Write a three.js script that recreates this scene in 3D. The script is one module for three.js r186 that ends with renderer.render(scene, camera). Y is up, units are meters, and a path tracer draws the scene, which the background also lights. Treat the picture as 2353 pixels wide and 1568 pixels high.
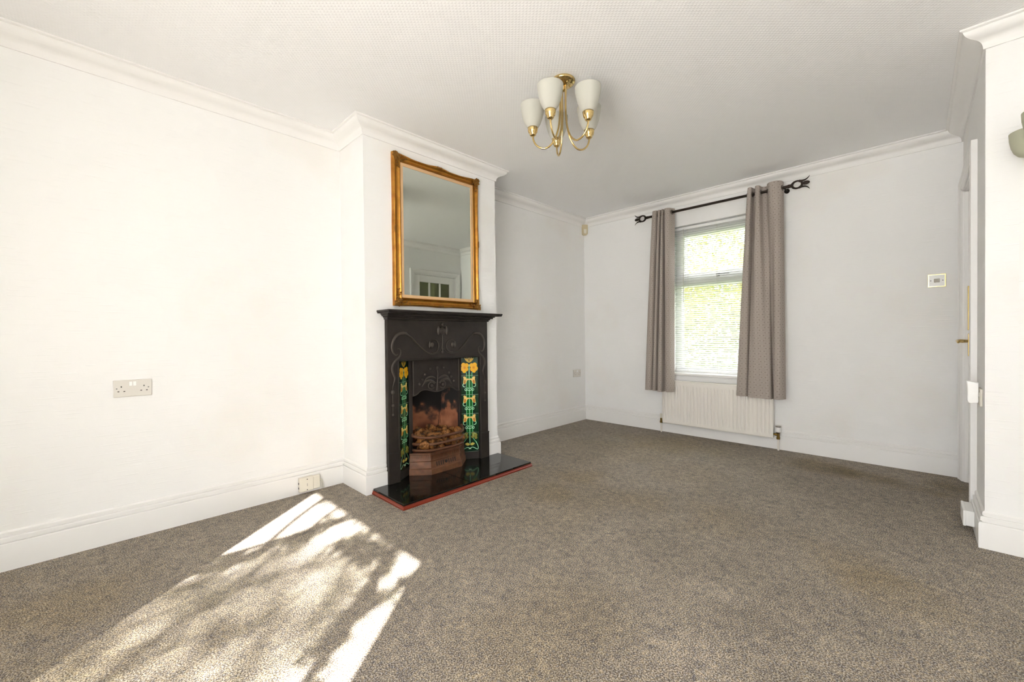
import * as THREE from 'three';
import { RoundedBoxGeometry } from 'three/addons/geometries/RoundedBoxGeometry.js';
import { mergeGeometries, toCreasedNormals, mergeVertices } from 'three/addons/utils/BufferGeometryUtils.js';

// ---------------------------------------------------------------- camera, sky, sun, exposure
const scene = new THREE.Scene();
const camera = new THREE.PerspectiveCamera(78.961, 2353 / 1568, 0.05, 200);
camera.rotation.order = 'YXZ';
camera.position.set(2.8856, 1.0108, 4.2137);
camera.rotation.set(-0.01116, 0.7749, -0.0105);
const renderer = new THREE.WebGLRenderer({ antialias: true });
renderer.toneMapping = THREE.LinearToneMapping;
renderer.toneMappingExposure = 6.75;
renderer.shadowMap.enabled = true;
scene.background = new THREE.Color().setRGB(1.42, 1.46, 1.54);
const sun = new THREE.DirectionalLight(new THREE.Color().setRGB(1, 0.98, 0.95), 7.5);
sun.position.set(2 + 0.8 * 12, 0.84 * 12, 3.5 + 12);
sun.target.position.set(2, 0, 3.5);
sun.castShadow = true;
Object.assign(sun.shadow.camera, { left: -8, right: 8, top: 8, bottom: -8, near: 0.5, far: 40 });
sun.shadow.mapSize.set(4096, 4096);
scene.add(sun, sun.target);

// ---------------------------------------------------------------- constants of the room (metres; left wall x = 0, back wall z = 0)
const W = 3.11, D = 1.2965, CD = 0.3476, CZ1 = 1.8101, CZ2 = 2.9683, H = 2.4, ZR = 5.4, W2 = 4.6, FZ = 2.39;

// ---------------------------------------------------------------- helpers
function rng(seed) { let a = seed >>> 0; return () => { a = (a + 0x6d2b79f5) | 0; let t = Math.imul(a ^ (a >>> 15), 1 | a); t = (t + Math.imul(t ^ (t >>> 7), 61 | t)) ^ t; return ((t ^ (t >>> 14)) >>> 0) / 4294967296; }; }
const used = {};
function numbered(n) { const k = used[n] = (used[n] ?? -1) + 1; return k ? n + '_' + String(k).padStart(3, '0') : n; }
const V = (x, y, z) => new THREE.Vector3(x, y, z);
const clamp = THREE.MathUtils.clamp, lerp = THREE.MathUtils.lerp;
const sst = (a, b, x) => { const t = clamp((x - a) / (b - a), 0, 1); return t * t * (3 - 2 * t); };
function clean(g) { let q = g.index ? g.toNonIndexed() : g; for (const k of Object.keys(q.attributes)) if (!['position', 'normal', 'uv'].includes(k)) q.deleteAttribute(k); if (!q.attributes.normal) q.computeVertexNormals(); if (!q.attributes.uv) q.setAttribute('uv', new THREE.BufferAttribute(new Float32Array(q.attributes.position.count * 2), 2)); q.clearGroups(); return q; }
function mrg(...l) { l = l.flat(9).map(clean); return l.length === 1 ? l[0] : mergeGeometries(l); }
function bu(g, sx = 0, sy = 0) {      // uv in metres, by the way each face points
  g = clean(g); const p = g.attributes.position, n = g.attributes.normal, u = g.attributes.uv;
  for (let i = 0; i < p.count; i++) { const ax = Math.abs(n.getX(i)), ay = Math.abs(n.getY(i)), az = Math.abs(n.getZ(i)); const x = p.getX(i) + sx, y = p.getY(i) + sy, z = p.getZ(i) + sx; if (ay > ax && ay > az) u.setXY(i, x, z); else if (ax > az) u.setXY(i, z, y); else u.setXY(i, x, y); }
  return g;
}
const box = (x0, x1, y0, y1, z0, z1) => { const g = new THREE.BoxGeometry(x1 - x0, y1 - y0, z1 - z0); g.translate((x0 + x1) / 2, (y0 + y1) / 2, (z0 + z1) / 2); return g; };
const rbox = (x0, x1, y0, y1, z0, z1, r = 0.003, s = 2) => { const g = new RoundedBoxGeometry(x1 - x0, y1 - y0, z1 - z0, s, Math.min(r, (x1 - x0) / 2.01, (y1 - y0) / 2.01, (z1 - z0) / 2.01)); g.translate((x0 + x1) / 2, (y0 + y1) / 2, (z0 + z1) / 2); return g; };
const cyl = (r0, r1, h, n = 24) => new THREE.CylinderGeometry(r0, r1, h, n);
const lathe = (pts, n = 40) => new THREE.LatheGeometry(pts.map((p) => new THREE.Vector2(p[0], p[1])), n);
const ell = (rx, ry, rz, x, y, z, n = 14) => { const g = new THREE.SphereGeometry(1, n, Math.ceil(n * 0.7)); g.scale(rx, ry, rz); g.computeVertexNormals(); g.translate(x, y, z); return g; };
function mesh(name, g, m, parent = scene) { const o = new THREE.Mesh(g, m); o.name = parent === scene ? numbered(name) : name; o.castShadow = o.receiveShadow = true; if (parent !== scene) { let k = 0, n = name; const taken = new Set(parent.children.map((c) => c.name)); while (taken.has(n)) n = name + '_' + String(++k).padStart(3, '0'); o.name = n; } parent.add(o); return o; }
function tag(o, label, category, group) { o.userData.label = label; o.userData.category = category; if (group) o.userData.group = group; return o; }
function thing(name, label, category, pos, rotY = 0, group) { const o = new THREE.Group(); o.name = numbered(name); o.position.set(...pos); o.rotation.y = rotY; scene.add(o); return tag(o, label, category, group); }
function struct(name, g, m, parent = scene) { const o = mesh(name, g, m, parent); if (parent === scene) o.userData.kind = 'structure'; return o; }
function structGroup(name) { const o = new THREE.Group(); o.name = name; o.userData.kind = 'structure'; scene.add(o); return o; }
function exX(shape, depth, x0, bevel = 0, seg = 2, curve = 10) {     // shape's X is minus z, extruded along +x
  const g = new THREE.ExtrudeGeometry(shape, { depth: depth - 2 * bevel, bevelEnabled: bevel > 0, bevelSize: bevel, bevelThickness: bevel, bevelOffset: -bevel, bevelSegments: seg, curveSegments: curve });
  g.translate(0, 0, bevel); g.rotateY(Math.PI / 2); g.translate(x0, 0, 0); return g;
}
function taper(pts, rad, up, flat = 1, n = 40, k = 10, closed = false) {   // a swept tube of changing radius along a planar curve; up is the plane's normal
  const c = new THREE.CatmullRomCurve3(pts, closed, 'centripetal'), pos = [], idx = [], uv = [];
  for (let i = 0; i <= n; i++) {
    const t = i / n, p = c.getPoint(t), T = c.getTangent(t), S = T.clone().cross(up).normalize(), U = S.clone().cross(T).normalize(), r = typeof rad === 'function' ? rad(t) : rad;
    for (let j = 0; j <= k; j++) { const a = (j / k) * Math.PI * 2, q = p.clone().addScaledVector(S, Math.cos(a) * r).addScaledVector(U, Math.sin(a) * r * flat); pos.push(q.x, q.y, q.z); uv.push(t, j / k); }
  }
  for (let i = 0; i < n; i++) for (let j = 0; j < k; j++) { const a = i * (k + 1) + j, b = a + k + 1; idx.push(a, b, a + 1, b, b + 1, a + 1); }
  const cap = (i, f) => { const o = pos.length / 3, p = c.getPoint(i / n); pos.push(p.x, p.y, p.z); uv.push(0, 0); for (let j = 0; j < k; j++) { const a = i * (k + 1) + j; f ? idx.push(o, a, a + 1) : idx.push(o, a + 1, a); } };
  if (!closed) { cap(0, true); cap(n, false); }
  const g = new THREE.BufferGeometry(); g.setAttribute('position', new THREE.Float32BufferAttribute(pos, 3)); g.setAttribute('uv', new THREE.Float32BufferAttribute(uv, 2)); g.setIndex(idx); g.computeVertexNormals();
  return g;
}
function sweep(path, profile, crease = 0.6) {        // mitred moulding; profile [out from wall, height]; one geometry for each stretch
  const n = path.length - 1, nor = [];
  for (let i = 0; i < n; i++) { const dx = path[i + 1][0] - path[i][0], dz = path[i + 1][1] - path[i][1], l = Math.hypot(dx, dz); nor.push([-dz / l, dx / l]); }
  const closed = Math.hypot(path[0][0] - path[n][0], path[0][1] - path[n][1]) < 1e-6;
  const mit = (i) => { const a = i > 0 ? nor[i - 1] : closed ? nor[n - 1] : nor[0], b = i < n ? nor[i] : closed ? nor[0] : nor[n - 1], k = 1 + a[0] * b[0] + a[1] * b[1]; return [(a[0] + b[0]) / k, (a[1] + b[1]) / k]; };
  const out = [];
  for (let i = 0; i < n; i++) {
    const m0 = mit(i), m1 = mit(i + 1), pos = [];
    const P = (e, o, u) => e ? [path[i + 1][0] + m1[0] * o, u, path[i + 1][1] + m1[1] * o] : [path[i][0] + m0[0] * o, u, path[i][1] + m0[1] * o];
    for (let j = 0; j < profile.length - 1; j++) { const [o0, u0] = profile[j], [o1, u1] = profile[j + 1]; const a = P(0, o0, u0), b = P(1, o0, u0), c = P(1, o1, u1), d = P(0, o1, u1); pos.push(...a, ...c, ...b, ...a, ...d, ...c); }
    let g = new THREE.BufferGeometry(); g.setAttribute('position', new THREE.Float32BufferAttribute(pos, 3)); g.computeVertexNormals(); g = toCreasedNormals(g, crease); out.push(bu(g));
  }
  return out;
}
// ---------------------------------------------------------------- textures
function dtex(n, fill, channels, srgb, size, m = n) {
  const d = new Uint8Array(n * m * 4);
  for (let y = 0, i = 0; y < m; y++) for (let x = 0; x < n; x++, i += 4) { const c = fill(x, y); if (channels === 1) { d[i] = d[i + 1] = d[i + 2] = clamp(c, 0, 1) * 255; } else { d[i] = clamp(c[0], 0, 255); d[i + 1] = clamp(c[1], 0, 255); d[i + 2] = clamp(c[2], 0, 255); } d[i + 3] = 255; }
  const t = new THREE.DataTexture(d, n, m, THREE.RGBAFormat); t.wrapS = t.wrapT = THREE.RepeatWrapping; t.magFilter = THREE.LinearFilter; t.minFilter = THREE.LinearMipmapLinearFilter; t.generateMipmaps = true; if (srgb) t.colorSpace = THREE.SRGBColorSpace; if (size) t.repeat.set(1 / size, 1 / size); t.needsUpdate = true; return t;
}
function vnoise(seed, cells) {                       // tiling value noise in 0..1 over u, v in 0..1
  const r = rng(seed), g = new Float32Array(cells * cells).map(() => r());
  return (u, v) => { const x = u * cells, y = v * cells, xi = Math.floor(x), yi = Math.floor(y), fx = x - xi, fy = y - yi, sx = fx * fx * (3 - 2 * fx), sy = fy * fy * (3 - 2 * fy); const G = (a, b) => g[((b % cells) + cells) % cells * cells + ((a % cells) + cells) % cells]; return lerp(lerp(G(xi, yi), G(xi + 1, yi), sx), lerp(G(xi, yi + 1), G(xi + 1, yi + 1), sx), sy); };
}
function fbm(seed, cells, oct) { const f = []; for (let i = 0; i < oct; i++) f.push(vnoise(seed + i * 17, cells << i)); return (u, v) => { let s = 0, a = 0.5, t = 0; for (const q of f) { s += a * q(u, v); t += a; a *= 0.5; } return s / t; }; }
function blur(src, n, r) {                           // tiling box blur, twice
  let a = src;
  for (let pass = 0; pass < 2; pass++) {
    const b = new Float32Array(n * n), c = new Float32Array(n * n), k = 1 / (2 * r + 1);
    for (let y = 0; y < n; y++) { let s = 0; const o = y * n; for (let x = -r; x <= r; x++) s += a[o + ((x + n) % n)]; for (let x = 0; x < n; x++) { b[o + x] = s * k; s += a[o + ((x + r + 1) % n)] - a[o + ((x - r + n) % n)]; } }
    for (let x = 0; x < n; x++) { let s = 0; for (let y = -r; y <= r; y++) s += b[((y + n) % n) * n + x]; for (let y = 0; y < n; y++) { c[y * n + x] = s * k; s += b[((y + r + 1) % n) * n + x] - b[((y - r + n) % n) * n + x]; } }
    a = c;
  }
  return a;
}
// carpet: salt-and-pepper twist pile of pale, grey and brown yarn, 1.5 m tile
const CN = 2048; let carpetMap, carpetBump;
{
  const r = rng(5), w = new Float32Array(CN * CN).map(() => r() - 0.5), mid = blur(w, CN, 1), wide = blur(w, CN, 5), w2 = new Float32Array(CN * CN).map(() => r() - 0.5), big = blur(w2, CN, 9), yarn = blur(w2, CN, 3);
  const norm = (a) => { let q = 0; for (let i = 0; i < a.length; i += 7) q += a[i] * a[i]; return 1 / Math.sqrt(q / (a.length / 7)); };
  const t = new Float32Array(CN * CN); for (let i = 0; i < t.length; i++) t[i] = mid[i] - wide[i]; const kt = norm(t), kb = norm(big), ky = norm(yarn);
  carpetMap = dtex(CN, (x, y) => { const i = y * CN + x, k = sst(-2.1, 2.3, t[i] * kt + 0.2 * big[i] * kb), h = yarn[i] * ky; return [lerp(86, 203, k) + h * 3, lerp(76, 193, k) + h * 1, lerp(65, 180, k) - h * 3]; }, 3, true, 1.5);
  carpetBump = dtex(CN, (x, y) => 0.5 + 0.16 * t[y * CN + x] * kt, 1, false, 1.5);
}
// wallpaper: painted paper with short raised horizontal threads, 2 m tile
let wallBump, wallMap;
{
  const n = 2048, h = new Float32Array(n * n), r = rng(21);
  for (let y0 = 9; y0 < n; y0 += 18) for (let x = Math.floor(r() * 120); x < n; ) { const L = Math.floor(35 + r() * 95), y = y0 + Math.floor((r() - 0.5) * 13), a = 0.35 + r() * 0.65, sl = (r() - 0.5) * 0.03; for (let i = 0; i < L; i++) { const e = Math.sin((i / L) * Math.PI), yy = y + Math.round((i - L / 2) * sl); for (let j = -2; j <= 2; j++) h[((yy + j + n) % n) * n + ((x + i) % n)] += a * Math.sqrt(e) * [1, 0.75, 0.25][Math.abs(j)]; } x += L + Math.floor(30 + r() * 150); }
  const f = fbm(31, 128, 3);
  wallBump = dtex(n, (x, y) => 0.3 + 0.5 * Math.min(1, h[y * n + x]) + 0.12 * (f(x / n, y / n) - 0.5), 1, false, 2);
  const a = fbm(41, 3, 5), b = fbm(51, 5, 5);
  wallMap = dtex(512, (x, y) => { const s = sst(0.6, 0.78, a(x / 512, y / 512)) * 0.6 + (b(x / 512, y / 512) - 0.5) * 0.25; return [246 - s * 4, 245 - s * 7, 243 - s * 11]; }, 3, true, 2.7);
}
const ceilBump = dtex(512, (x, y) => { let m = 0; const c = 64; for (const [ox, oy] of [[0, 0], [32, 32]]) { const dx = ((x + ox) % c) - 32, dy = ((y + oy) % c) - 32; m = Math.max(m, 1 - sst(8, 21, Math.hypot(dx, dy))); } return m; }, 1, false, 0.168);
const streak = fbm(61, 24, 4), mott = fbm(71, 8, 5);
const ironMap = dtex(512, (x, y) => { const k = mott(x / 512, y / 512); return [44 + (k - 0.5) * 26, 38 + (k - 0.5) * 22, 34 + (k - 0.5) * 18]; }, 3, true, 0.5);
const ironRough = dtex(256, (x, y) => 0.4 + 0.28 * mott(x / 256, y / 256), 1, false, 0.4);
const grainBump = dtex(512, (x, y) => streak(x / 512, y / 512), 1, false, 0.12);
const rustMap = dtex(512, (x, y) => { const k = mott(x / 512, y / 512), s = streak(x / 512, y / 512); return [104 + (k - 0.5) * 60 + (s - 0.5) * 20, 67 + (k - 0.5) * 40, 44 + (k - 0.5) * 24]; }, 3, true, 0.3);
const goldMap = dtex(512, (x, y) => { const k = mott(x / 512, y / 512), s = streak(x / 512, y / 512); return [186 + (k - 0.5) * 60, 130 + (k - 0.5) * 56 - (s - 0.5) * 20, 56 + (k - 0.5) * 36]; }, 3, true, 0.35);
const granRng = rng(81), granSpots = new Float32Array(1024 * 1024); { const g = new Float32Array(1024 * 1024).map(() => granRng()); const b = blur(g, 1024, 1); for (let i = 0; i < b.length; i++) granSpots[i] = b[i]; }
const granMap = dtex(1024, (x, y) => { const q = granSpots[y * 1024 + x], k = sst(0.575, 0.68, q), m = mott(x / 1024, y / 1024) - 0.5; return [16 + k * 70 + m * 8, 17 + k * 74 + m * 8, 14 + k * 58 + m * 6]; }, 3, true, 1.3);
const sootA = fbm(93, 5, 5), sootB = fbm(95, 3, 4);
const clayMap = dtex(512, (x, y) => { const u = x / 512, v = y / 512, n = sootA(u, v * 2), m = sootB(u, v * 2); const s = sst(0.4, 0.6, v + (n - 0.5) * 0.6), cr = 1 - sst(0.002, 0.01, Math.abs(u - 0.45 - v * 0.25 - (m - 0.5) * 0.12)); const k = (1 - s) * (1 - 0.8 * cr); return [14 + k * (118 + (m - 0.5) * 150), 10 + k * (70 + (m - 0.5) * 120), 8 + k * (46 + (m - 0.5) * 90)]; }, 3, true);
const coalMap = dtex(512, (x, y) => { const u = x / 512, v = y / 512, n = sootB(u, v), m = streak(u, v); const k = (0.45 + 0.55 * sst(0.3, 0.6, n)), q = (m - 0.5); return [(158 + q * 150) * k, (104 + q * 116) * k, (56 + q * 76) * k]; }, 3, true);
// printed cotton of the curtains: touching ringed discs, 0.39 by 0.36 m tile
let curtainMap;
{
  const n = 1024, c = document.createElement('canvas'); c.width = c.height = n; const x = c.getContext('2d'); x.fillStyle = '#84786f'; x.fillRect(0, 0, n, n);
  for (let i = -1; i <= 10; i++) for (let j = -1; j <= 8; j++) { x.save(); x.translate(i * 102.4, j * 128 + (i & 1 ? 64 : 0)); x.scale(0.924, 1); x.fillStyle = '#aea39a'; x.beginPath(); x.arc(0, 0, 65, 0, 7); x.fill(); for (const [k, col, lw] of [[60, '#b9afa6', 6], [49, '#9c9188', 4], [38, '#b3a99f', 4], [26, '#998e85', 4], [14, '#b3a99f', 4]]) { x.strokeStyle = col; x.lineWidth = lw; x.beginPath(); x.arc(0, 0, k, 0, 7); x.stroke(); } x.fillStyle = '#887d74'; x.beginPath(); x.arc(0, 0, 5, 0, 7); x.fill(); x.restore(); }
  const d = x.getImageData(0, 0, n, n).data, wv = rng(3);
  curtainMap = dtex(n, (px, py) => { const i = (py * n + px) * 4, k = (wv() - 0.5) * 14; return [d[i] + k, d[i + 1] + k, d[i + 2] + k]; }, 3, true, 0.36); curtainMap.repeat.set(1 / 0.39, 1 / 0.36);
}
// glazed tiles: one print over five tiles
let tileTex;
{
  const w = 360, hh = 1800, c = document.createElement('canvas'); c.width = w; c.height = hh; const x = c.getContext('2d'); x.fillStyle = '#04301a'; x.fillRect(0, 0, w, hh);
  x.lineCap = 'round'; x.lineJoin = 'round';
  const st = (p, col, lw) => { x.strokeStyle = col; x.lineWidth = lw; x.stroke(new Path2D(p)); };
  x.fillStyle = '#07591f'; x.fillRect(124, 330, 112, 1150);
  const both = (f) => { f(); x.save(); x.translate(w, 0); x.scale(-1, 1); f(); x.restore(); };
  st('M180 150 V1640', '#9ee7b4', 12);
  both(() => { st('M118 290 C130 320 122 340 122 370 V1480 C122 1560 90 1590 50 1620', '#7fd69b', 10); });
  both(() => { x.fillStyle = '#caa13a'; for (const [a, b] of [[92, 20], [130, 10], [164, 4]]) { x.fill(new Path2D('M180 118 C' + (a + 30) + ' 96 ' + a + ' 60 ' + a + ' ' + b + ' C' + (a + 26) + ' 40 172 60 180 118 Z')); } });
  both(() => { x.fillStyle = '#f3b51f'; for (const [a, b, r] of [[70, 160, 46], [130, 166, 42], [52, 226, 46], [120, 236, 44], [84, 270, 38], [90, 205, 50]]) { x.beginPath(); x.arc(a, b, r, 0, 7); x.fill(); } x.fillStyle = '#d98a12'; for (let k = 0; k < 9; k++) { const a = k * 0.7; x.beginPath(); x.ellipse(90 + 17 * Math.cos(a), 208 + 17 * Math.sin(a), 17, 4, a, 0, 7); x.fill(); } });
  for (const y of [360, 720, 1080]) both(() => {
    x.fillStyle = '#e8c878'; x.fill(new Path2D(`M58 ${y + 26} C90 ${y} 112 ${y + 20} 128 ${y + 56} C150 ${y + 50} 168 ${y + 54} 180 ${y + 66} V${y + 84} C160 ${y + 76} 146 ${y + 80} 132 ${y + 100} C120 ${y + 150} 84 ${y + 172} 60 ${y + 150} C50 ${y + 110} 84 ${y + 70} 58 ${y + 26} Z`));
    x.fillStyle = '#b9772e'; x.fill(new Path2D(`M84 ${y + 74} C110 ${y + 80} 122 ${y + 104} 100 ${y + 146} C76 ${y + 164} 60 ${y + 140} 70 ${y + 112} Z`));
    st(`M64 ${y + 150} C40 ${y + 176} 56 ${y + 216} 96 ${y + 210}`, '#b5ecc4', 11); st(`M180 ${y + 290} C150 ${y + 268} 128 ${y + 270} 110 ${y + 284} C84 ${y + 280} 84 ${y + 244} 112 ${y + 240} C140 ${y + 250} 132 ${y + 280} 112 ${y + 276}`, '#b5ecc4', 10); st(`M140 ${y + 228} C164 ${y + 222} 164 ${y + 250} 146 ${y + 248}`, '#b5ecc4', 9);
  });
  both(() => { x.fillStyle = '#8c8540'; for (const [a, b, r] of [[70, 1490, 40], [110, 1460, 34], [60, 1540, 30], [124, 1520, 30]]) { x.beginPath(); x.arc(a, b, r, 0, 7); x.fill(); } st('M60 1470 C90 1440 130 1470 110 1510', '#b5d48c', 8); x.fillStyle = '#c8b25a'; x.fill(new Path2D('M176 1660 C150 1620 110 1620 84 1650 C110 1690 150 1690 176 1670 Z')); st('M180 1740 C130 1690 80 1740 40 1760 C0 1770 10 1690 60 1620', '#b5ecc4', 11); x.fillStyle = '#e8f4df'; x.beginPath(); x.arc(166, 1744, 10, 0, 7); x.fill(); });
  tileTex = new THREE.CanvasTexture(c); tileTex.colorSpace = THREE.SRGBColorSpace;
}
// ---------------------------------------------------------------- materials
const std = (o) => new THREE.MeshStandardMaterial(o), phy = (o) => new THREE.MeshPhysicalMaterial(o);
const M = {
  wall: std({ map: wallMap, bumpMap: wallBump, bumpScale: 0.0013, roughness: 0.82 }),
  ceil: std({ color: 0xf8f7f6, bumpMap: ceilBump, bumpScale: 0.00065, roughness: 0.85 }),
  carpet: std({ map: carpetMap, bumpMap: carpetBump, bumpScale: 0.0007, roughness: 1, vertexColors: true }),
  gloss: std({ color: 0xf3f1ee, roughness: 0.38 }),
  coving: std({ color: 0xf4f2ef, roughness: 0.6 }),
  upvc: std({ color: 0xf2f2f0, roughness: 0.3 }),
  glass: phy({ color: 0xffffff, transmission: 1, thickness: 0, roughness: 0, ior: 1.45 }),
  obscure: phy({ color: 0xb4b39c, transmission: 1, thickness: 0, roughness: 0.75, ior: 1.45 }),
  slat: phy({ color: 0xf4f5f2, roughness: 0.45, transmission: 0.14, thickness: 0 }),
  cord: std({ color: 0xd8d6cc, roughness: 0.8 }),
  voile: phy({ color: 0xf7f6f2, roughness: 1, transmission: 0.22, thickness: 0, side: THREE.DoubleSide }),
  curtain: phy({ map: curtainMap, roughness: 0.9, sheen: 0.3, sheenColor: new THREE.Color(0x8a827c), side: THREE.DoubleSide }),
  pole: std({ color: 0x2e241c, roughness: 0.45, metalness: 0.5 }),
  radiator: std({ color: 0xf1ece3, roughness: 0.35 }),
  copper: std({ color: 0xe8e2d8, roughness: 0.4 }),
  chrome: std({ color: 0xb8b4aa, roughness: 0.2, metalness: 1 }),
  oldbrass: std({ color: 0x8d7440, roughness: 0.35, metalness: 1 }),
  brass: std({ color: 0xdac086, roughness: 0.13, metalness: 1 }),
  opal: phy({ color: 0xd2d0c5, roughness: 1, transmission: 0.25, thickness: 0, side: THREE.DoubleSide }),
  opalgreen: phy({ color: 0xcacab2, roughness: 1, transmission: 0.2, thickness: 0, side: THREE.DoubleSide }),
  iron: std({ map: ironMap, roughnessMap: ironRough, roughness: 1, metalness: 0.35, bumpMap: grainBump, bumpScale: 0.0004 }),
  ironbright: std({ color: 0x4a433e, roughness: 0.36, metalness: 0.55 }),
  rust: std({ map: rustMap, roughness: 0.5, metalness: 0.25, bumpMap: grainBump, bumpScale: 0.0005 }),
  clay: std({ map: clayMap, roughness: 0.85 }),
  coal: std({ map: coalMap, roughness: 0.24, bumpMap: grainBump, bumpScale: 0.0016 }),
  tile: std({ map: tileTex, roughness: 0.1 }),
  grout: std({ color: 0xa9b5a4, roughness: 0.9 }),
  granite: std({ map: granMap, roughness: 0.09 }),
  redwood: std({ color: 0x7e2811, roughness: 0.35, bumpMap: grainBump, bumpScale: 0.0006 }),
  gold: std({ map: goldMap, roughness: 0.3, metalness: 0.85 }),
  golddark: std({ color: 0x9a6c30, roughness: 0.36, metalness: 0.8, bumpMap: grainBump, bumpScale: 0.001 }),
  slip: std({ color: 0xd9b285, roughness: 0.5 }),
  mirror: std({ color: new THREE.Color().setRGB(0.72, 0.76, 0.7), roughness: 0.015, metalness: 1 }),
  plastic: std({ color: 0xe0dbd3, roughness: 0.35 }),
  plasticwhite: std({ color: 0xf8f7f4, roughness: 0.3 }),
  cream: std({ color: 0xe3ddcf, roughness: 0.45 }),
  pir: std({ color: 0xcdbf9c, roughness: 0.5 }),
  rocker: std({ color: 0xb4ac9d, roughness: 0.35 }),
  dark: std({ color: 0x16130f, roughness: 0.7 }),
  slate: std({ color: 0x8f9089, roughness: 0.9 }),
  paving: std({ color: 0xeceae6, roughness: 0.9 }),
  lawn: std({ color: 0x5d7a34, roughness: 1 }),
  leafA: phy({ color: 0xd2cb62, roughness: 0.7, transmission: 0.3, thickness: 0, side: THREE.DoubleSide }),
  leafB: phy({ color: 0x8f9a48, roughness: 0.7, transmission: 0.3, thickness: 0, side: THREE.DoubleSide }),
  bark: std({ color: 0x5a4632, roughness: 0.95 }),
  render: std({ color: 0xd8d2c6, roughness: 0.95 }),
};

// ================================================================ SETTING
{ // carpet, with the trodden and stained places of the photograph in the colour of its vertices
  const g = new THREE.BoxGeometry(W2 + 0.3, 0.1, ZR + 0.45, 196, 1, 232); g.translate((W2) / 2, -0.05, ZR / 2 - 0.0); bu(g);
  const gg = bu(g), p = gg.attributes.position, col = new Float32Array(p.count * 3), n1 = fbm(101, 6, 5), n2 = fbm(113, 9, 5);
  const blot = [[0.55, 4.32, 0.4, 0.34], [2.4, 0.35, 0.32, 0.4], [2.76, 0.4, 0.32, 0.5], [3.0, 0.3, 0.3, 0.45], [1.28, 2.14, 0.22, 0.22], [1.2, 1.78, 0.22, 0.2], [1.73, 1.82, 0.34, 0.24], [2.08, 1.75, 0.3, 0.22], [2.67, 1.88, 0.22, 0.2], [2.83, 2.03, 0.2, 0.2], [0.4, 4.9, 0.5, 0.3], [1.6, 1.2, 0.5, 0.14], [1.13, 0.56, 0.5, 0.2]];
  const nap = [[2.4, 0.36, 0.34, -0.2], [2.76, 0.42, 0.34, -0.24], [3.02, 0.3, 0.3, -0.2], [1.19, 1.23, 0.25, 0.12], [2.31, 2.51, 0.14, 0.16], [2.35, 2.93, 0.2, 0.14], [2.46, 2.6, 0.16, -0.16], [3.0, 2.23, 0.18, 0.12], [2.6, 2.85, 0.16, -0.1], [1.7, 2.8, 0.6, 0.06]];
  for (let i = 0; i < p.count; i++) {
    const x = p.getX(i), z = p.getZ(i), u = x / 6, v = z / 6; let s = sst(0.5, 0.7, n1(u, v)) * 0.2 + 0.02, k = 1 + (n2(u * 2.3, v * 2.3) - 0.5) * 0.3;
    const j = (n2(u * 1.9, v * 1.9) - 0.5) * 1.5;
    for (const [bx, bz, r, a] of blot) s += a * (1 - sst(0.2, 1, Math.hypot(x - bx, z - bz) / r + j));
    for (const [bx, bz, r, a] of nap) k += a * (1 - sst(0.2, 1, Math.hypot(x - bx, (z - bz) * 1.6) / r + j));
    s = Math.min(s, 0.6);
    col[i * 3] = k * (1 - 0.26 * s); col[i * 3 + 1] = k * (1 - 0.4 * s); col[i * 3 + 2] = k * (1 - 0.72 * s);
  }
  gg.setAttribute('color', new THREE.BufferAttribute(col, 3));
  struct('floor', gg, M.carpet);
}
struct('ceiling', bu(box(-0.12, W2 + 0.12, H, H + 0.12, -0.3, ZR + 0.3)), M.ceil);
struct('wall_left', bu(box(-0.14, 0, 0, H, -0.3, ZR + 0.3)), M.wall);
const holed = (x0, x1, y0, y1, hx0, hx1, hy0, hy1) => { const s = new THREE.Shape(); s.moveTo(x0, y0); s.lineTo(x1, y0); s.lineTo(x1, y1); s.lineTo(x0, y1); s.closePath(); const h = new THREE.Path(); h.moveTo(hx0, hy0); h.lineTo(hx0, hy1); h.lineTo(hx1, hy1); h.lineTo(hx1, hy0); h.closePath(); s.holes.push(h); return s; };
const WX0 = 1.075, WX1 = 1.925, WY0 = 0.6, WY1 = 2.112;
{ const hh = holed(0, W2, 0, H, WX0, WX1, WY0, WY1), q = new THREE.Path(); q.moveTo(3.85, 0.7); q.lineTo(3.85, 2.05); q.lineTo(4.15, 2.05); q.lineTo(4.15, 0.7); q.closePath(); hh.holes.push(q); const g = new THREE.ExtrudeGeometry(hh, { depth: 0.3, bevelEnabled: false }); g.translate(0, 0, -0.3); struct('wall_back', bu(g, 0.7), M.wall); }
const DZ0 = 0.105, DZ1 = 0.875, DY = 1.955;
{ const s = new THREE.Shape(); s.moveTo(-D, 0); s.lineTo(-DZ1, 0); s.lineTo(-DZ1, DY); s.lineTo(-DZ0, DY); s.lineTo(-DZ0, 0); s.lineTo(0, 0); s.lineTo(0, H); s.lineTo(-D, H); s.closePath(); const g = exX(s, 0.1, W); struct('wall_right', bu(g, 0.3), M.wall); }
struct('wall_alcove', bu(box(W + 0.1, W2, 0, H, D - 0.1, D), 0.4), M.wall);
struct('wall_far_right', bu(box(W2, W2 + 0.14, 0, H, -0.3, ZR + 0.3)), M.wall);
const PX0 = 1.84, PX1 = 4.3, PY = 2.1;
{ const s = new THREE.Shape(); s.moveTo(0, 0); s.lineTo(PX0, 0); s.lineTo(PX0, PY); s.lineTo(PX1, PY); s.lineTo(PX1, 0); s.lineTo(W2, 0); s.lineTo(W2, H); s.lineTo(0, H); s.closePath(); const g = new THREE.ExtrudeGeometry(s, { depth: 0.3, bevelEnabled: false }); g.translate(0, 0, ZR); struct('wall_rear', bu(g), M.wall); }
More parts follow.
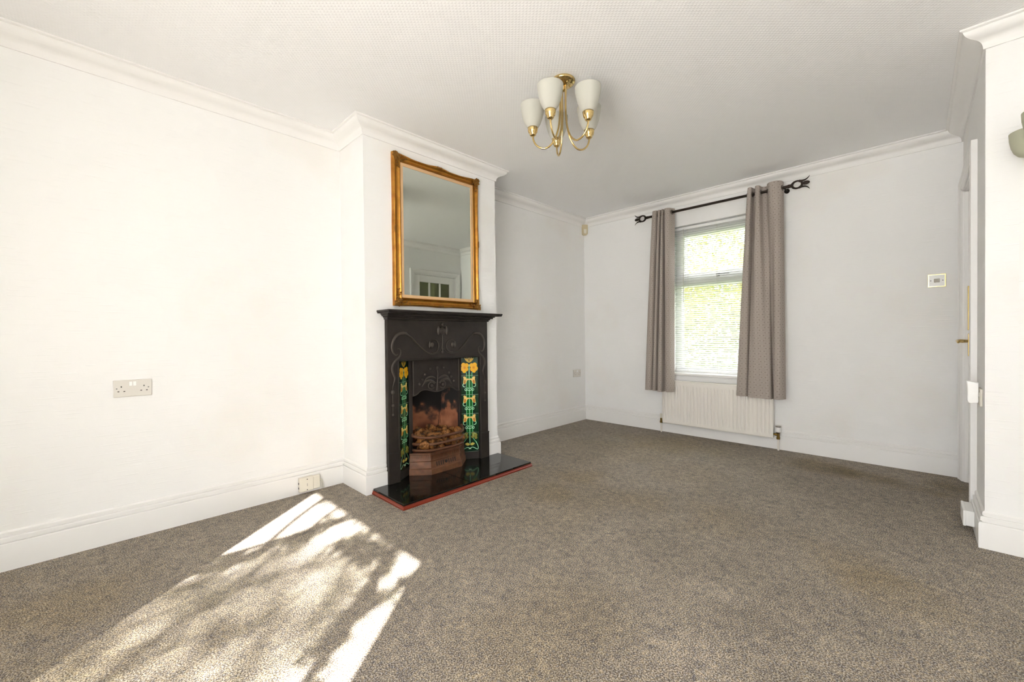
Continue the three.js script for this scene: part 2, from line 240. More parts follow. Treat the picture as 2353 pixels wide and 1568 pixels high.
{ // chimney breast with its fire opening
  const s = new THREE.Shape(); const o = 0.35; s.moveTo(-CZ2, 0); s.lineTo(-FZ - o, 0); s.lineTo(-FZ - o, 0.865); s.lineTo(-FZ + o, 0.865); s.lineTo(-FZ + o, 0); s.lineTo(-CZ1, 0); s.lineTo(-CZ1, H); s.lineTo(-CZ2, H); s.closePath();
  struct('wall_chimney', bu(exX(s, CD, 0), 0.55), M.wall);
}
// coving and skirting
{
  const c = 0.0863, b = 0.0824, prof = [[0, H - b - 0.004], [0.0085, H - b - 0.004], [0.009, H - b + 0.004]];
  { const bz = (p, n) => { for (let i = 1; i <= n; i++) { const t = i / n, q = 1 - t, w = [q * q * q, 3 * q * q * t, 3 * q * t * t, t * t * t]; prof.push([0, 1].map((d) => p.reduce((a, P, j) => a + P[d] * w[j], 0))); } };
    bz([[0.009, H - b + 0.004], [0.012, H - 0.052], [0.026, H - 0.046], [0.041, H - 0.0425]], 8); bz([[0.041, H - 0.0425], [0.058, H - 0.0385], [0.073, H - 0.028], [0.0755, H - 0.013]], 8); }
  prof.push([0.0745, H - 0.0105], [0.082, H - 0.0095], [c, H - 0.0075], [c, H]);
  const path = [[0, ZR], [0, CZ2], [CD, CZ2], [CD, CZ1], [0, CZ1], [0, 0], [W, 0], [W, D], [W2, D], [W2, ZR], [0, ZR]];
  sweep(path, prof, 0.5).forEach((g, i) => struct('trim_' + (i + 1), g, M.coving));
  const base = [[0.0205, 0], [0.0205, 0.112], [0.0198, 0.117], [0.017, 0.1205], [0.0085, 0.1215], [0.0085, 0.126], [0.0148, 0.1275], [0.0148, 0.1425], [0.0125, 0.1465], [0.0035, 0.1475], [0.0035, 0.152], [0.0078, 0.1535], [0.0075, 0.165], [0.004, 0.1705], [0, 0.172]];
  const bb = (path, names) => sweep(path, base, 0.5).forEach((g, i) => struct('baseboard_' + names[i], g, M.gloss));
  bb([[PX0 - 0.01, ZR], [0, ZR], [0, CZ2], [CD, CZ2], [CD, FZ + 0.447]], ['rear', 'left', 'chimney_side', 'chimney_left']);
  bb([[CD, FZ - 0.447], [CD, CZ1], [0, CZ1], [0, 0], [W - 0.0, 0]], ['chimney_right', 'chimney_far_side', 'left_far', 'back']);
  bb([[W, DZ1 + 0.066], [W, D], [W2, D], [W2, ZR], [PX1 + 0.01, ZR]], ['right', 'alcove', 'far_right', 'rear_right']);
}
// door in the right wall: architrave, leaf with nine lights over a panel
{
  const prof = (w) => [[0, 0], [0, 0.016], [0.012, 0.019], [0.016, 0.016], [0.03, 0.013], [w - 0.02, 0.0125], [w - 0.016, 0.010], [w - 0.006, 0.010], [w, 0.006], [w, 0]];   // [across from the outer edge, out of the wall]
  const aw = 0.066;
  const strip = (side) => { const p = prof(aw).map(([a, o]) => [a, o * 1.45]), pos = []; const at = (e, a, o) => { if (side === 'top') return e ? [W - o, DY + aw - a, DZ0 - aw + a + 0.0] : [W - o, DY + aw - a, DZ1 + aw - a]; const z = side === 'far' ? DZ0 - aw + a : DZ1 + aw - a; return [W - o, e ? DY + aw - a : 0, z]; }; for (let j = 0; j < p.length - 1; j++) { const a = at(0, ...p[j]), b = at(1, ...p[j]), c = at(1, ...p[j + 1]), d = at(0, ...p[j + 1]); pos.push(...a, ...b, ...c, ...a, ...c, ...d); } const q = new THREE.BufferGeometry(); q.setAttribute('position', new THREE.Float32BufferAttribute(pos, 3)); q.computeVertexNormals(); return q; };
  struct('trim_11', mrg(strip('far'), strip('near'), strip('top')), M.gloss);
  const L = 0.022; // door lining
  struct('trim_12', mrg(box(W, W + 0.1, 0, DY, DZ0 - 0.0, DZ0 + 0.012), box(W, W + 0.1, 0, DY, DZ1 - 0.012, DZ1), box(W, W + 0.1, DY - 0.012, DY, DZ0, DZ1)), M.gloss);
  const d = structGroup('door_1'), x0 = W + 0.018, x1 = W + 0.056, z0 = DZ0 + 0.014, z1 = DZ1 - 0.014;
  d.position.set(x0, 0, (z0 + z1) / 2); const oz = (z0 + z1) / 2, X = x1 - x0, hw = (z1 - z0) / 2; const st = 0.098;
  mesh('stile', rbox(0, X, 0.006, DY - 0.014, -hw, -hw + st), M.gloss, d); mesh('stile', rbox(0, X, 0.006, DY - 0.014, hw - st, hw), M.gloss, d);
  mesh('top_rail', rbox(0, X, 1.84, DY - 0.014, -hw + st, hw - st), M.gloss, d); mesh('middle_rail', rbox(0, X, 0.62, 0.795, -hw + st, hw - st), M.gloss, d); mesh('bottom_rail', rbox(0, X, 0.006, 0.2, -hw + st, hw - st), M.gloss, d);
  mesh('panel', mrg(box(0.012, X - 0.012, 0.2, 0.62, -hw + st, hw - st), rbox(0.006, X - 0.006, 0.25, 0.57, -hw + st + 0.045, hw - st - 0.045, 0.005)), M.gloss, d);
  const iw = 2 * (hw - st), bw = 0.032, pw = (iw - 2 * bw) / 3, ph = (1.84 - 0.795 - 2 * bw) / 3;
  for (let i = 1; i < 3; i++) { const s = -hw + st + i * pw + (i - 1) * bw; mesh('glazing_bar', rbox(0.004, X - 0.004, 0.795, 1.84, s, s + bw, 0.008), M.gloss, d); const y = 0.795 + i * ph + (i - 1) * bw; mesh('glazing_bar', rbox(0.004, X - 0.004, y, y + bw, -hw + st, hw - st, 0.008), M.gloss, d); }
  for (let i = 0; i < 3; i++) for (let j = 0; j < 3; j++) { const s = -hw + st + i * (pw + bw), y = 0.795 + j * (ph + bw); mesh('pane', box(0.017, 0.021, y - 0.004, y + ph + 0.004, s - 0.004, s + pw + 0.004), M.obscure, d); }
  const hz = -hw + 0.045;
  mesh('finger_plate', rbox(-0.008, 0, 1.02, 1.31, hz - 0.03, hz + 0.03, 0.003), M.brass, d);
  const pl = mesh('handle_plate', rbox(-0.006, 0, 0.85, 0.998, hz - 0.02, hz + 0.02, 0.0025), M.brass, d);
  mesh('lever', mrg(taper([V(-0.004, 0.948, hz), V(-0.03, 0.948, hz), V(-0.05, 0.95, hz + 0.012), V(-0.056, 0.951, hz + 0.05), V(-0.054, 0.946, hz + 0.1)], (t) => 0.0085 + 0.003 * Math.sin(t * 5), V(0, 1, 0), 1, 30), ell(0.008, 0.0105, 0.018, -0.054, 0.945, hz + 0.105)), M.brass, pl);
}
// window in the back wall
{
  const w = structGroup('window_1'); w.position.set(1.5, WY0, 0); const X = (WX1 - WX0) / 2, h = WY1 - WY0, zf = -0.17, zb = -0.1;   // local x centred, y from the sill
  const bar = (n, x0, x1, y0, y1, a = zf, b = zb) => mesh(n, rbox(x0, x1, y0, y1, a, b, 0.006), M.upvc, w);
  bar('window_frame', -X, -X + 0.06, 0, h); bar('window_frame', X - 0.06, X, 0, h); bar('window_frame', -X + 0.06, X - 0.06, h - 0.06, h); bar('window_frame', -X + 0.06, X - 0.06, 0, 0.07);
  bar('transom', -X + 0.06, X - 0.06, 0.905, 0.975);
  const y0 = 0.975; bar('sash', -X + 0.06, -X + 0.1, y0, h - 0.06, zf + 0.01, zb + 0.014); bar('sash', X - 0.1, X - 0.06, y0, h - 0.06, zf + 0.01, zb + 0.014); bar('sash', -X + 0.1, X - 0.1, y0, y0 + 0.055, zf + 0.01, zb + 0.014); bar('sash', -X + 0.1, X - 0.1, h - 0.1, h - 0.06, zf + 0.01, zb + 0.014);
  mesh('pane', box(-X + 0.095, X - 0.095, y0 + 0.05, h - 0.095, -0.14, -0.136), M.glass, w); mesh('pane', box(-X + 0.055, X - 0.055, 0.065, 0.91, -0.14, -0.136), M.glass, w);
  mesh('window_handle', mrg(rbox(-0.02, 0.1, y0 + 0.008, y0 + 0.024, zb + 0.016, zb + 0.03, 0.005), rbox(-0.02, 0.012, y0 + 0.002, y0 + 0.034, zb + 0.01, zb + 0.02, 0.004)), M.dark, w);
  mesh('window_sill', rbox(-X - 0.02, X + 0.02, -0.004, 0.022, -0.13, 0.032, 0.008, 3), M.gloss, w);
}
{ // unseen hall window, added to brighten the door panes in the mirror
  const w = structGroup('added_window_3'); w.position.set(4, 0.7, -0.15); for (const [a, b, c, e] of [[-0.16, -0.12, -0.01, 1.36], [0.12, 0.16, -0.01, 1.36], [-0.12, 0.12, -0.01, 0.05], [-0.12, 0.12, 1.3, 1.36]]) mesh('window_frame', rbox(a, b, c, e, -0.03, 0.03, 0.006), M.upvc, w); mesh('pane', box(-0.12, 0.12, 0.05, 1.3, -0.002, 0.002), M.glass, w);
}
// patio door behind the camera, widened for more daylight, with its clear leaf
{
  const w = structGroup('window_2'); w.position.set((PX0 + PX1) / 2, 0, ZR + 0.2); const X = (PX1 - PX0) / 2;
  const bar = (n, x0, x1, y0, y1) => mesh(n, rbox(x0, x1, y0, y1, -0.03, 0.03, 0.006), M.upvc, w);
  bar('window_frame', -X - 0.02, -X + 0.02, 0, PY + 0.02); bar('window_frame', X - 0.04, X + 0.01, 0, PY + 0.02); bar('window_frame', -X + 0.02, X - 0.04, PY - 0.0, PY + 0.04); bar('window_frame', -X, X, 0, 0.03); bar('mullion', 0.2, 0.26, 0.03, PY);
  mesh('pane', box(-X + 0.02, 0.2, 0.03, PY, -0.002, 0.002), M.glass, w); mesh('pane', box(0.26, X - 0.04, 0.03, PY, -0.002, 0.002), M.glass, w);
}

// ================================================================ FIREPLACE
const PI = Math.PI;
{
  const f = thing('fireplace', 'black cast iron fireplace with tiled cheeks and mantel shelf on the chimney breast', 'fireplace', [CD, 0, FZ]);
  const U = V(1, 0, 0), fx = 0.035, y0 = 0.034, hs = 0.446, ho = 0.36;
  // face plate: legs and frieze in one casting
  const s = new THREE.Shape(); s.moveTo(-hs, y0); s.lineTo(-ho, y0); s.lineTo(-ho, 0.85); s.lineTo(ho, 0.85); s.lineTo(ho, y0); s.lineTo(hs, y0); s.lineTo(hs, 1.14); s.lineTo(-hs, 1.14); s.closePath();
  mesh('surround', bu(exX(s, fx, 0, 0.004)), M.iron, f);
  const lip = (z) => V(fx, y0, z);
  mesh('opening_bead', mrg(taper([V(fx, y0, ho + 0.006), V(fx, 0.856, ho + 0.006)], 0.006, U, 1, 2, 8), taper([V(fx, y0, -ho - 0.006), V(fx, 0.856, -ho - 0.006)], 0.006, U, 1, 2, 8), taper([V(fx, 0.856, ho + 0.006), V(fx, 0.856, -ho - 0.006)], 0.006, U, 1, 2, 8)), M.iron, f);
  for (const k of [1, -1]) mesh('plinth_block', bu(mrg(rbox(fx - 0.004, fx + 0.007, y0, 0.236, k > 0 ? ho + 0.004 : -hs - 0.003, k > 0 ? hs + 0.003 : -ho - 0.004, 0.004), rbox(fx - 0.004, fx + 0.009, 0.232, 0.241, k > 0 ? ho + 0.004 : -hs - 0.004, k > 0 ? hs + 0.004 : -ho - 0.004, 0.003))), M.iron, f);
  // shelf and mouldings under it
  const sh = mesh('mantel_shelf', bu(mrg(rbox(0, 0.16, 1.1795, 1.1915, -0.502, 0.502, 0.004, 3), rbox(0, 0.156, 1.171, 1.181, -0.498, 0.498, 0.004, 3))), M.iron, f);
  mesh('cornice', bu(mrg(rbox(0, 0.1, 1.163, 1.173, -0.474, 0.474, 0.003), rbox(0, 0.085, 1.153, 1.165, -0.468, 0.468, 0.005, 3), rbox(0, 0.062, 1.143, 1.155, -0.458, 0.458, 0.005, 3), rbox(0, 0.05, 1.131, 1.145, -0.452, 0.452, 0.005, 3))), M.iron, sh);
  // cast ornament
  const P = (pts, k) => pts.map(([z, y]) => V(fx, y, z * k));
  for (const k of [1, -1]) {
    mesh('whiplash_scroll', mrg(
      taper(P([[0.006, 0.93], [0.03, 0.906], [0.06, 0.893], [0.11, 0.893], [0.16, 0.918], [0.22, 0.968], [0.27, 1.015], [0.32, 1.04], [0.365, 1.031], [0.395, 1.0], [0.412, 0.955], [0.405, 0.912], [0.385, 0.893], [0.368, 0.9]], k), (t) => 0.0025 + 0.0085 * Math.pow(Math.sin(Math.min(1, t * 1.02) * PI * 0.93), 2) * (t > 0.5 ? 1.25 : 0.55), U, 0.8, 70),
      taper(P([[0.372, 0.937], [0.352, 0.932], [0.346, 0.908], [0.358, 0.88], [0.39, 0.853], [0.41, 0.82], [0.412, 0.79], [0.402, 0.762], [0.394, 0.735], [0.402, 0.706], [0.41, 0.68], [0.411, 0.66]], k), (t) => 0.0022 + 0.0068 * Math.pow(Math.sin(t * PI), 2), U, 0.8, 60)), M.ironbright, f);
    const c = new THREE.Group();
    mesh('scroll_boss', mrg(
      taper(Array.from({ length: 12 }, (_, i) => { const a = -1.9 + i * 0.46; return V(fx, 0.948 + 0.05 * Math.sin(a) * (1 - i * 0.012), k * (0.078 - 0.046 * Math.cos(a) * (1 - i * 0.012))); }), (t) => 0.005 - 0.0025 * t, U, 0.9, 40),
      ell(0.012, 0.021, 0.017, fx, 0.955, k * 0.092), ell(0.01, 0.026, 0.009, fx, 0.957, k * 0.113)), M.ironbright, f);
    for (const [y, r] of [[0.646, 0.0135], [0.557, 0.0095], [0.494, 0.007]]) mesh('drop_bead', ell(0.009, r * 1.1, r, fx, y, k * 0.411), M.ironbright, f);
    mesh('drop_stem', taper(P([[0.411, 0.628], [0.411, 0.572]], k), 0.0026, U, 1, 6, 8), M.ironbright, f); mesh('drop_stem', taper(P([[0.411, 0.544], [0.411, 0.503]], k), 0.0022, U, 1, 6, 8), M.ironbright, f);
  }
  const fl = [ell(0.015, 0.03, 0.026, fx, 1.058, 0), ell(0.013, 0.034, 0.014, fx, 1.06, 0.036), ell(0.013, 0.034, 0.014, fx, 1.06, -0.036), ell(0.01, 0.015, 0.012, fx, 1.104, 0), ell(0.008, 0.006, 0.02, fx, 1.094, 0.012), ell(0.008, 0.006, 0.02, fx, 1.094, -0.012)];
  for (let i = -2; i <= 2; i++) for (let j = -2; j <= 2; j++) if (i * i + j * j < 6) fl.push(ell(0.0045, 0.0048, 0.0048, fx + 0.0135 - 0.0014 * (i * i + j * j) * 0.6, 1.056 + j * 0.0098, i * 0.0094, 6));
  mesh('flower_boss', mrg(fl), M.ironbright, f);
  mesh('flower_stem', mrg(taper(P([[0, 1.03], [0, 0.99], [0.001, 0.95], [0.004, 0.93]], 1), (t) => 0.003 + 0.002 * t, U, 1, 14, 8), ell(0.008, 0.012, 0.012, fx, 0.9, 0), ell(0.007, 0.016, 0.006, fx, 0.918, 0)), M.ironbright, f);
  // splayed cheeks of five glazed tiles each
  const a = 33 * PI / 180, tw = 0.145, th = 0.152, ty = 0.093;
  for (const k of [1, -1]) {
    const ck = new THREE.Group(); ck.name = k > 0 ? 'tile_panel' : 'tile_panel_001'; f.add(ck); ck.position.set(0.02, 0, k * 0.356); ck.rotation.y = k > 0 ? PI / 2 + a : PI / 2 - a;   // local x along the tile, local z out
    const gx0 = k > 0 ? 0 : -tw, gx1 = k > 0 ? tw : 0;
    mesh('grout_bed', box(gx0, gx1, 0.05, 0.85, -0.012, -0.0045), M.grout, ck);
    for (let i = 0; i < 5; i++) {
      const y = ty + i * th; const g = new RoundedBoxGeometry(tw - 0.003, th - 0.0028, 0.008, 2, 0.0016); const p = g.attributes.position, uv = g.attributes.uv;
      for (let q = 0; q < p.count; q++) uv.setXY(q, clamp(p.getX(q) / tw + 0.5, 0, 1), clamp((i + p.getY(q) / th + 0.5) / 5, 0.001, 0.999));
      g.translate((gx0 + gx1) / 2, y + th / 2, -0.002); mesh('tile', g, M.tile, ck);
    }
    const zi = 0.356 - tw * Math.cos(a), xi = 0.02 - tw * Math.sin(a);
    mesh('cheek_strip', bu(rbox(xi - 0.012, xi + 0.014, y0, 0.86, k > 0 ? zi - 0.026 : -zi - 0.002, k > 0 ? zi + 0.002 : -zi + 0.026, 0.004)), M.iron, f);
    mesh('tile_footing', bu(rbox(gx0, gx1, y0, 0.092, -0.014, 0.004, 0.003)), M.iron, ck);
  }
  mesh('inner_lintel', bu(rbox(-0.07, 0.004, 0.8465, 0.88, -0.36, 0.36, 0.003)), M.iron, f);
  // hood with a waved lip
  const hd = new THREE.Shape(), hw = 0.209; hd.moveTo(-hw, 0.86); hd.lineTo(-hw, 0.588); hd.bezierCurveTo(-0.17, 0.585, -0.16, 0.625, -0.11, 0.622); hd.bezierCurveTo(-0.07, 0.62, -0.04, 0.6, 0, 0.6); hd.bezierCurveTo(0.04, 0.6, 0.07, 0.62, 0.11, 0.622); hd.bezierCurveTo(0.16, 0.625, 0.17, 0.585, hw, 0.588); hd.lineTo(hw, 0.86); hd.closePath();
  const hx = -0.038, hood = mesh('hood', bu(exX(hd, 0.014, hx - 0.014, 0.003, 2, 24)), M.iron, f);
  const lipPts = [[-hw + 0.003, 0.592], [-0.178, 0.598], [-0.145, 0.62], [-0.105, 0.625], [-0.06, 0.616], [-0.02, 0.605], [0, 0.604], [0.02, 0.605], [0.06, 0.616], [0.105, 0.625], [0.145, 0.62], [0.178, 0.598], [hw - 0.003, 0.592]].map(([z, y]) => V(hx, y, z));
  mesh('hood_lip', mrg(taper(lipPts, 0.0035, U, 1, 60, 8), taper([V(hx, 0.592, hw - 0.003), V(hx, 0.84, hw - 0.003)], 0.003, U, 1, 2, 8), taper([V(hx, 0.592, -hw + 0.003), V(hx, 0.84, -hw + 0.003)], 0.003, U, 1, 2, 8)), M.ironbright, hood);
  for (const k of [1, -1]) for (const [z, y] of [[0.155, 0.672], [0.13, 0.706], [0.108, 0.737], [0.062, 0.779]]) mesh('hood_stud', ell(0.008, 0.0085, 0.0085, hx, y, z * k), M.ironbright, hood);
  mesh('hood_stud', ell(0.008, 0.0085, 0.0085, hx, 0.783, 0), M.ironbright, hood);
  for (const k of [1, -1]) { mesh('hood_eye', mrg(ell(0.009, 0.0095, 0.0095, hx + 0.004, 0.652, k * 0.05), taper(Array.from({ length: 9 }, (_, i) => { const q = i / 8 * PI * 1.7 + 0.4; return V(hx, 0.652 + 0.026 * Math.sin(q), k * (0.05 - 0.028 * Math.cos(q))); }), 0.004, U, 0.8, 30, 8)), M.ironbright, hood); mesh('hood_ridge', mrg(taper([V(hx, 0.65, k * 0.135), V(hx, 0.68, k * 0.11), V(hx, 0.692, k * 0.08), V(hx, 0.685, k * 0.045), V(hx, 0.668, k * 0.012)], (t) => 0.002 + 0.008 * Math.sin(t * PI), U, 0.6, 30, 8), taper([V(hx, 0.678, k * 0.12), V(hx, 0.707, k * 0.095), V(hx, 0.718, k * 0.065), V(hx, 0.71, k * 0.03), V(hx, 0.7, k * 0.01)], (t) => 0.002 + 0.007 * Math.sin(t * PI), U, 0.6, 30, 8)), M.ironbright, hood); }
  mesh('hood_rib', taper([V(hx, 0.776, 0.004), V(hx, 0.74, -0.006), V(hx, 0.69, -0.003), V(hx, 0.64, 0.001), V(hx, 0.61, 0.004)], (t) => 0.002 + 0.003 * t, U, 1, 24, 8), M.ironbright, hood);
  // firebrick: two cheeks and a back
  let slabs = 0; const slab = (n, pts) => { const g = new THREE.BufferGeometry(), [A, B, C, E] = pts, q = []; const N = 10; const at = (u, v) => A.clone().lerp(B, u).lerp(E.clone().lerp(C, u), v); const pos = [], uv = [], idx = [], u0 = slabs++ * 0.37; for (let j = 0; j <= N; j++) for (let i = 0; i <= N; i++) { const p = at(i / N, j / N); pos.push(p.x, p.y, p.z); uv.push(u0 + 0.6 * i / N, j / N); } for (let j = 0; j < N; j++) for (let i = 0; i < N; i++) { const o = j * (N + 1) + i; idx.push(o, o + 1, o + N + 1, o + 1, o + N + 2, o + N + 1); } g.setAttribute('position', new THREE.Float32BufferAttribute(pos, 3)); g.setAttribute('uv', new THREE.Float32BufferAttribute(uv, 2)); g.setIndex(idx); g.computeVertexNormals(); return mesh(n, g, M.clay, f); };
  const yt = 0.84, xb = -0.2, xt = -0.16;
  slab('fire_brick_back', [V(xb, 0.08, 0.14), V(xb, 0.08, -0.14), V(xt, yt, -0.13), V(xt, yt, 0.13)]);
  slab('fire_brick_cheek', [V(-0.055, 0.08, 0.212), V(xb, 0.08, 0.14), V(xt, yt, 0.13), V(-0.055, yt, 0.212)]);
  slab('fire_brick_cheek', [V(xb, 0.08, -0.14), V(-0.055, 0.08, -0.212), V(-0.055, yt, -0.212), V(xt, yt, -0.13)]);
  mesh('throat_plate', bu(box(-0.22, -0.05, yt, yt + 0.02, -0.23, 0.23)), M.iron, f);
  mesh('grate_floor', bu(box(-0.2, 0.02, 0.165, 0.18, -0.13, 0.13)), M.iron, f);
  // basket: three bowed bars over a fluted three-sided fret
  const row = (y, out, r, up) => { const e = up ? 0.01 : 0.002; return taper([V(-0.03, y + e, 0.222), V(0.0, y + e * 0.5, 0.21), V(0.04 + out * 0.3, y, 0.172), V(0.07 + out, y, 0.12), V(0.078 + out, y, 0.06), V(0.08 + out, y, 0), V(0.078 + out, y, -0.06), V(0.07 + out, y, -0.12), V(0.04 + out * 0.3, y, -0.172), V(0.0, y + e * 0.5, -0.21), V(-0.03, y + e, -0.222)], r, V(0, 1, 0), 1.15, 70, 10); };
  mesh('grate_bar', mrg(row(0.298, 0.012, 0.0085, true), ell(0.011, 0.015, 0.011, -0.03, 0.312, 0.222), ell(0.011, 0.015, 0.011, -0.03, 0.312, -0.222)), M.rust, f);
  mesh('grate_bar', row(0.25, 0.008, 0.008), M.rust, f); mesh('grate_bar', row(0.206, 0.006, 0.008), M.rust, f);
  // fret faces
  const ringAt = (o) => [[-0.035 + o * 0.3, 0.245 + o * 0.4], [0.05 + o, 0.128 + o * 0.35], [0.05 + o, -0.128 - o * 0.35], [-0.035 + o * 0.3, -0.245 - o * 0.4]];
  const prof2 = [[0.0, 0.186], [0.006, 0.182], [0.006, 0.175], [0.002, 0.171], [0.004, 0.15], [0.01, 0.128], [0.008, 0.122], [0.016, 0.078], [0.022, 0.074], [0.026, 0.07], [0.028, y0]];
  const names = ['fret_side', 'fret_front', 'fret_side'];
  for (let e = 0; e < 3; e++) { const pos = []; for (let j = 0; j < prof2.length - 1; j++) { const A = ringAt(prof2[j][0]), B = ringAt(prof2[j + 1][0]); const a0 = A[e], a1 = A[e + 1], b0 = B[e], b1 = B[e + 1], ya = prof2[j][1], yb = prof2[j + 1][1]; pos.push(a0[0], ya, a0[1], b0[0], yb, b0[1], b1[0], yb, b1[1], a0[0], ya, a0[1], b1[0], yb, b1[1], a1[0], ya, a1[1]); } const T = ringAt(0); if (e === 1) pos.push(T[0][0], 0.186, T[0][1], T[1][0], 0.186, T[1][1], T[2][0], 0.186, T[2][1], T[0][0], 0.186, T[0][1], T[2][0], 0.186, T[2][1], T[3][0], 0.186, T[3][1]); const g = new THREE.BufferGeometry(); g.setAttribute('position', new THREE.Float32BufferAttribute(pos, 3)); g.computeVertexNormals(); const m = mesh(names[e], bu(g), M.rust, f);
    const p0 = ringAt(0.012)[e], p1 = ringAt(0.012)[e + 1], n = e === 1 ? 26 : 12, dir = V(p1[0] - p0[0], 0, p1[1] - p0[1]), rd = []; for (let i = 1; i < n; i++) { const c = V(p0[0], 0, p0[1]).addScaledVector(dir, i / n); const b = box(-0.0025, 0.0025, 0.131, 0.167, -0.0028, 0.0028); b.rotateY(Math.atan2(dir.x, dir.z)); b.translate(c.x - 0.006, 0, c.z * 0.985); rd.push(b); } mesh('fret_reeding', bu(mrg(rd)), M.rust, m);
    if (e === 1) { for (const i of [-4, -3, -2, -1, 1, 2, 3, 4]) { const z = i * 0.019 + Math.sign(i) * 0.006; const b = rbox(-0.003, 0.003, 0.085, 0.115, z - 0.004, z + 0.004, 0.002); b.rotateZ(0.18); b.translate(0.0785, -0.0, 0); mesh('air_slot', b, M.dark, m); } const c = cyl(0.0105, 0.0105, 0.008, 20); c.rotateZ(PI / 2); c.translate(0.0625, 0.1, 0); mesh('air_hole', c, M.dark, m); } }
}
{ // hearth: two polished granite slabs on a mahogany edging
  const h = thing('hearth', 'polished black granite hearth slab with red edging in front of the fireplace', 'hearth', [CD, 0, 2.384]);
  const x1 = 0.392, hz = 0.557;
  for (const [a, b] of [[-hz, 0.047], [0.05, hz]]) mesh('slab', bu(rbox(0.021, x1, 0.022, 0.034, a, b, 0.002, 2), 0.13), M.granite, h);
  mesh('underlay', box(-0.12, x1 - 0.004, 0.001, 0.0225, -hz + 0.004, hz - 0.004), M.dark, h);
  mesh('back_infill', bu(box(-0.12, 0.022, 0.022, 0.0335, -0.36, 0.36), 0.13), M.granite, h);
  const pr = [[0, 0.0225], [0.004, 0.0225], [0.005, 0.018], [0.003, 0.016], [0.0085, 0.0085], [0.009, 0.004], [0.008, 0.0], [0, 0]];
  sweep([[0.02, -hz], [x1, -hz], [x1, hz], [0.02, hz]].map(([x, z]) => [x, z]).reverse(), pr.map((q) => [q[0], q[1]]), 0.4).forEach((g) => mesh('edging', g, M.redwood, h));
}
{ // loose fire coals in the basket
  const r = rng(77), n3 = fbm(201, 4, 3);
  const lump = (sd) => { const q = rng(sd), g = mergeVertices(new THREE.IcosahedronGeometry(1, 3).deleteAttribute('normal').deleteAttribute('uv')), p = g.attributes.position, f = Array.from({ length: 9 }, () => V(q() - 0.5, q() - 0.5, q() - 0.5).normalize()), k = f.map(() => 0.62 + q() * 0.3), uv = []; for (let i = 0; i < p.count; i++) { const v = V(p.getX(i), p.getY(i), p.getZ(i)); for (let j = 0; j < 9; j++) { const d = v.dot(f[j]); if (d > k[j]) v.addScaledVector(f[j], (k[j] - d) * 0.9); } v.multiplyScalar(1 + (n3(v.x * 0.4 + 0.5, v.y * 0.4 + v.z * 0.3 + 0.5) - 0.5) * 0.35); p.setXYZ(i, v.x, v.y, v.z); uv.push(v.x * 0.4 + v.z * 0.2 + 0.5, v.y * 0.4 + 0.5); } g.setAttribute('uv', new THREE.Float32BufferAttribute(uv, 2)); g.computeVertexNormals(); return g; };
  const shapes = [1, 2, 3, 4, 5].map((k) => lump(300 + k)); const spots = [];
  for (const [y, nz, xs] of [[0.205, 6, [0.03, -0.05]], [0.243, 6, [0.03, -0.04, -0.115]], [0.278, 6, [0.0, -0.07, -0.14]], [0.31, 3, [-0.1]]]) for (const x of xs) for (let i = 0; i < nz; i++) { if (r() < 0.1) continue; const lim = y > 0.3 ? 0.06 : 0.165 - Math.max(0, -x) * 0.25; spots.push([x + (r() - 0.5) * 0.016, y + (r() - 0.5) * 0.014 + (y > 0.27 ? 0.012 : 0), (i / (nz - 1) - 0.5) * 2 * lim + (r() - 0.5) * 0.014 + (y > 0.3 ? 0.075 : 0)]); }
  spots.forEach(([x, y, z], i) => { const o = mesh('fire_coal', shapes[i % 5], M.coal); o.position.set(CD + x, y, FZ + z); o.rotation.set(r() * 6, r() * 6, r() * 6); const s = 0.024 + r() * 0.012; o.scale.set(s * (1 + r() * 0.4), s, s * (1 + r() * 0.3)); tag(o, 'glossy tan and brown ceramic coal heaped in the iron fire basket', 'coal', 'ceramic coals in the fire basket'); });
}
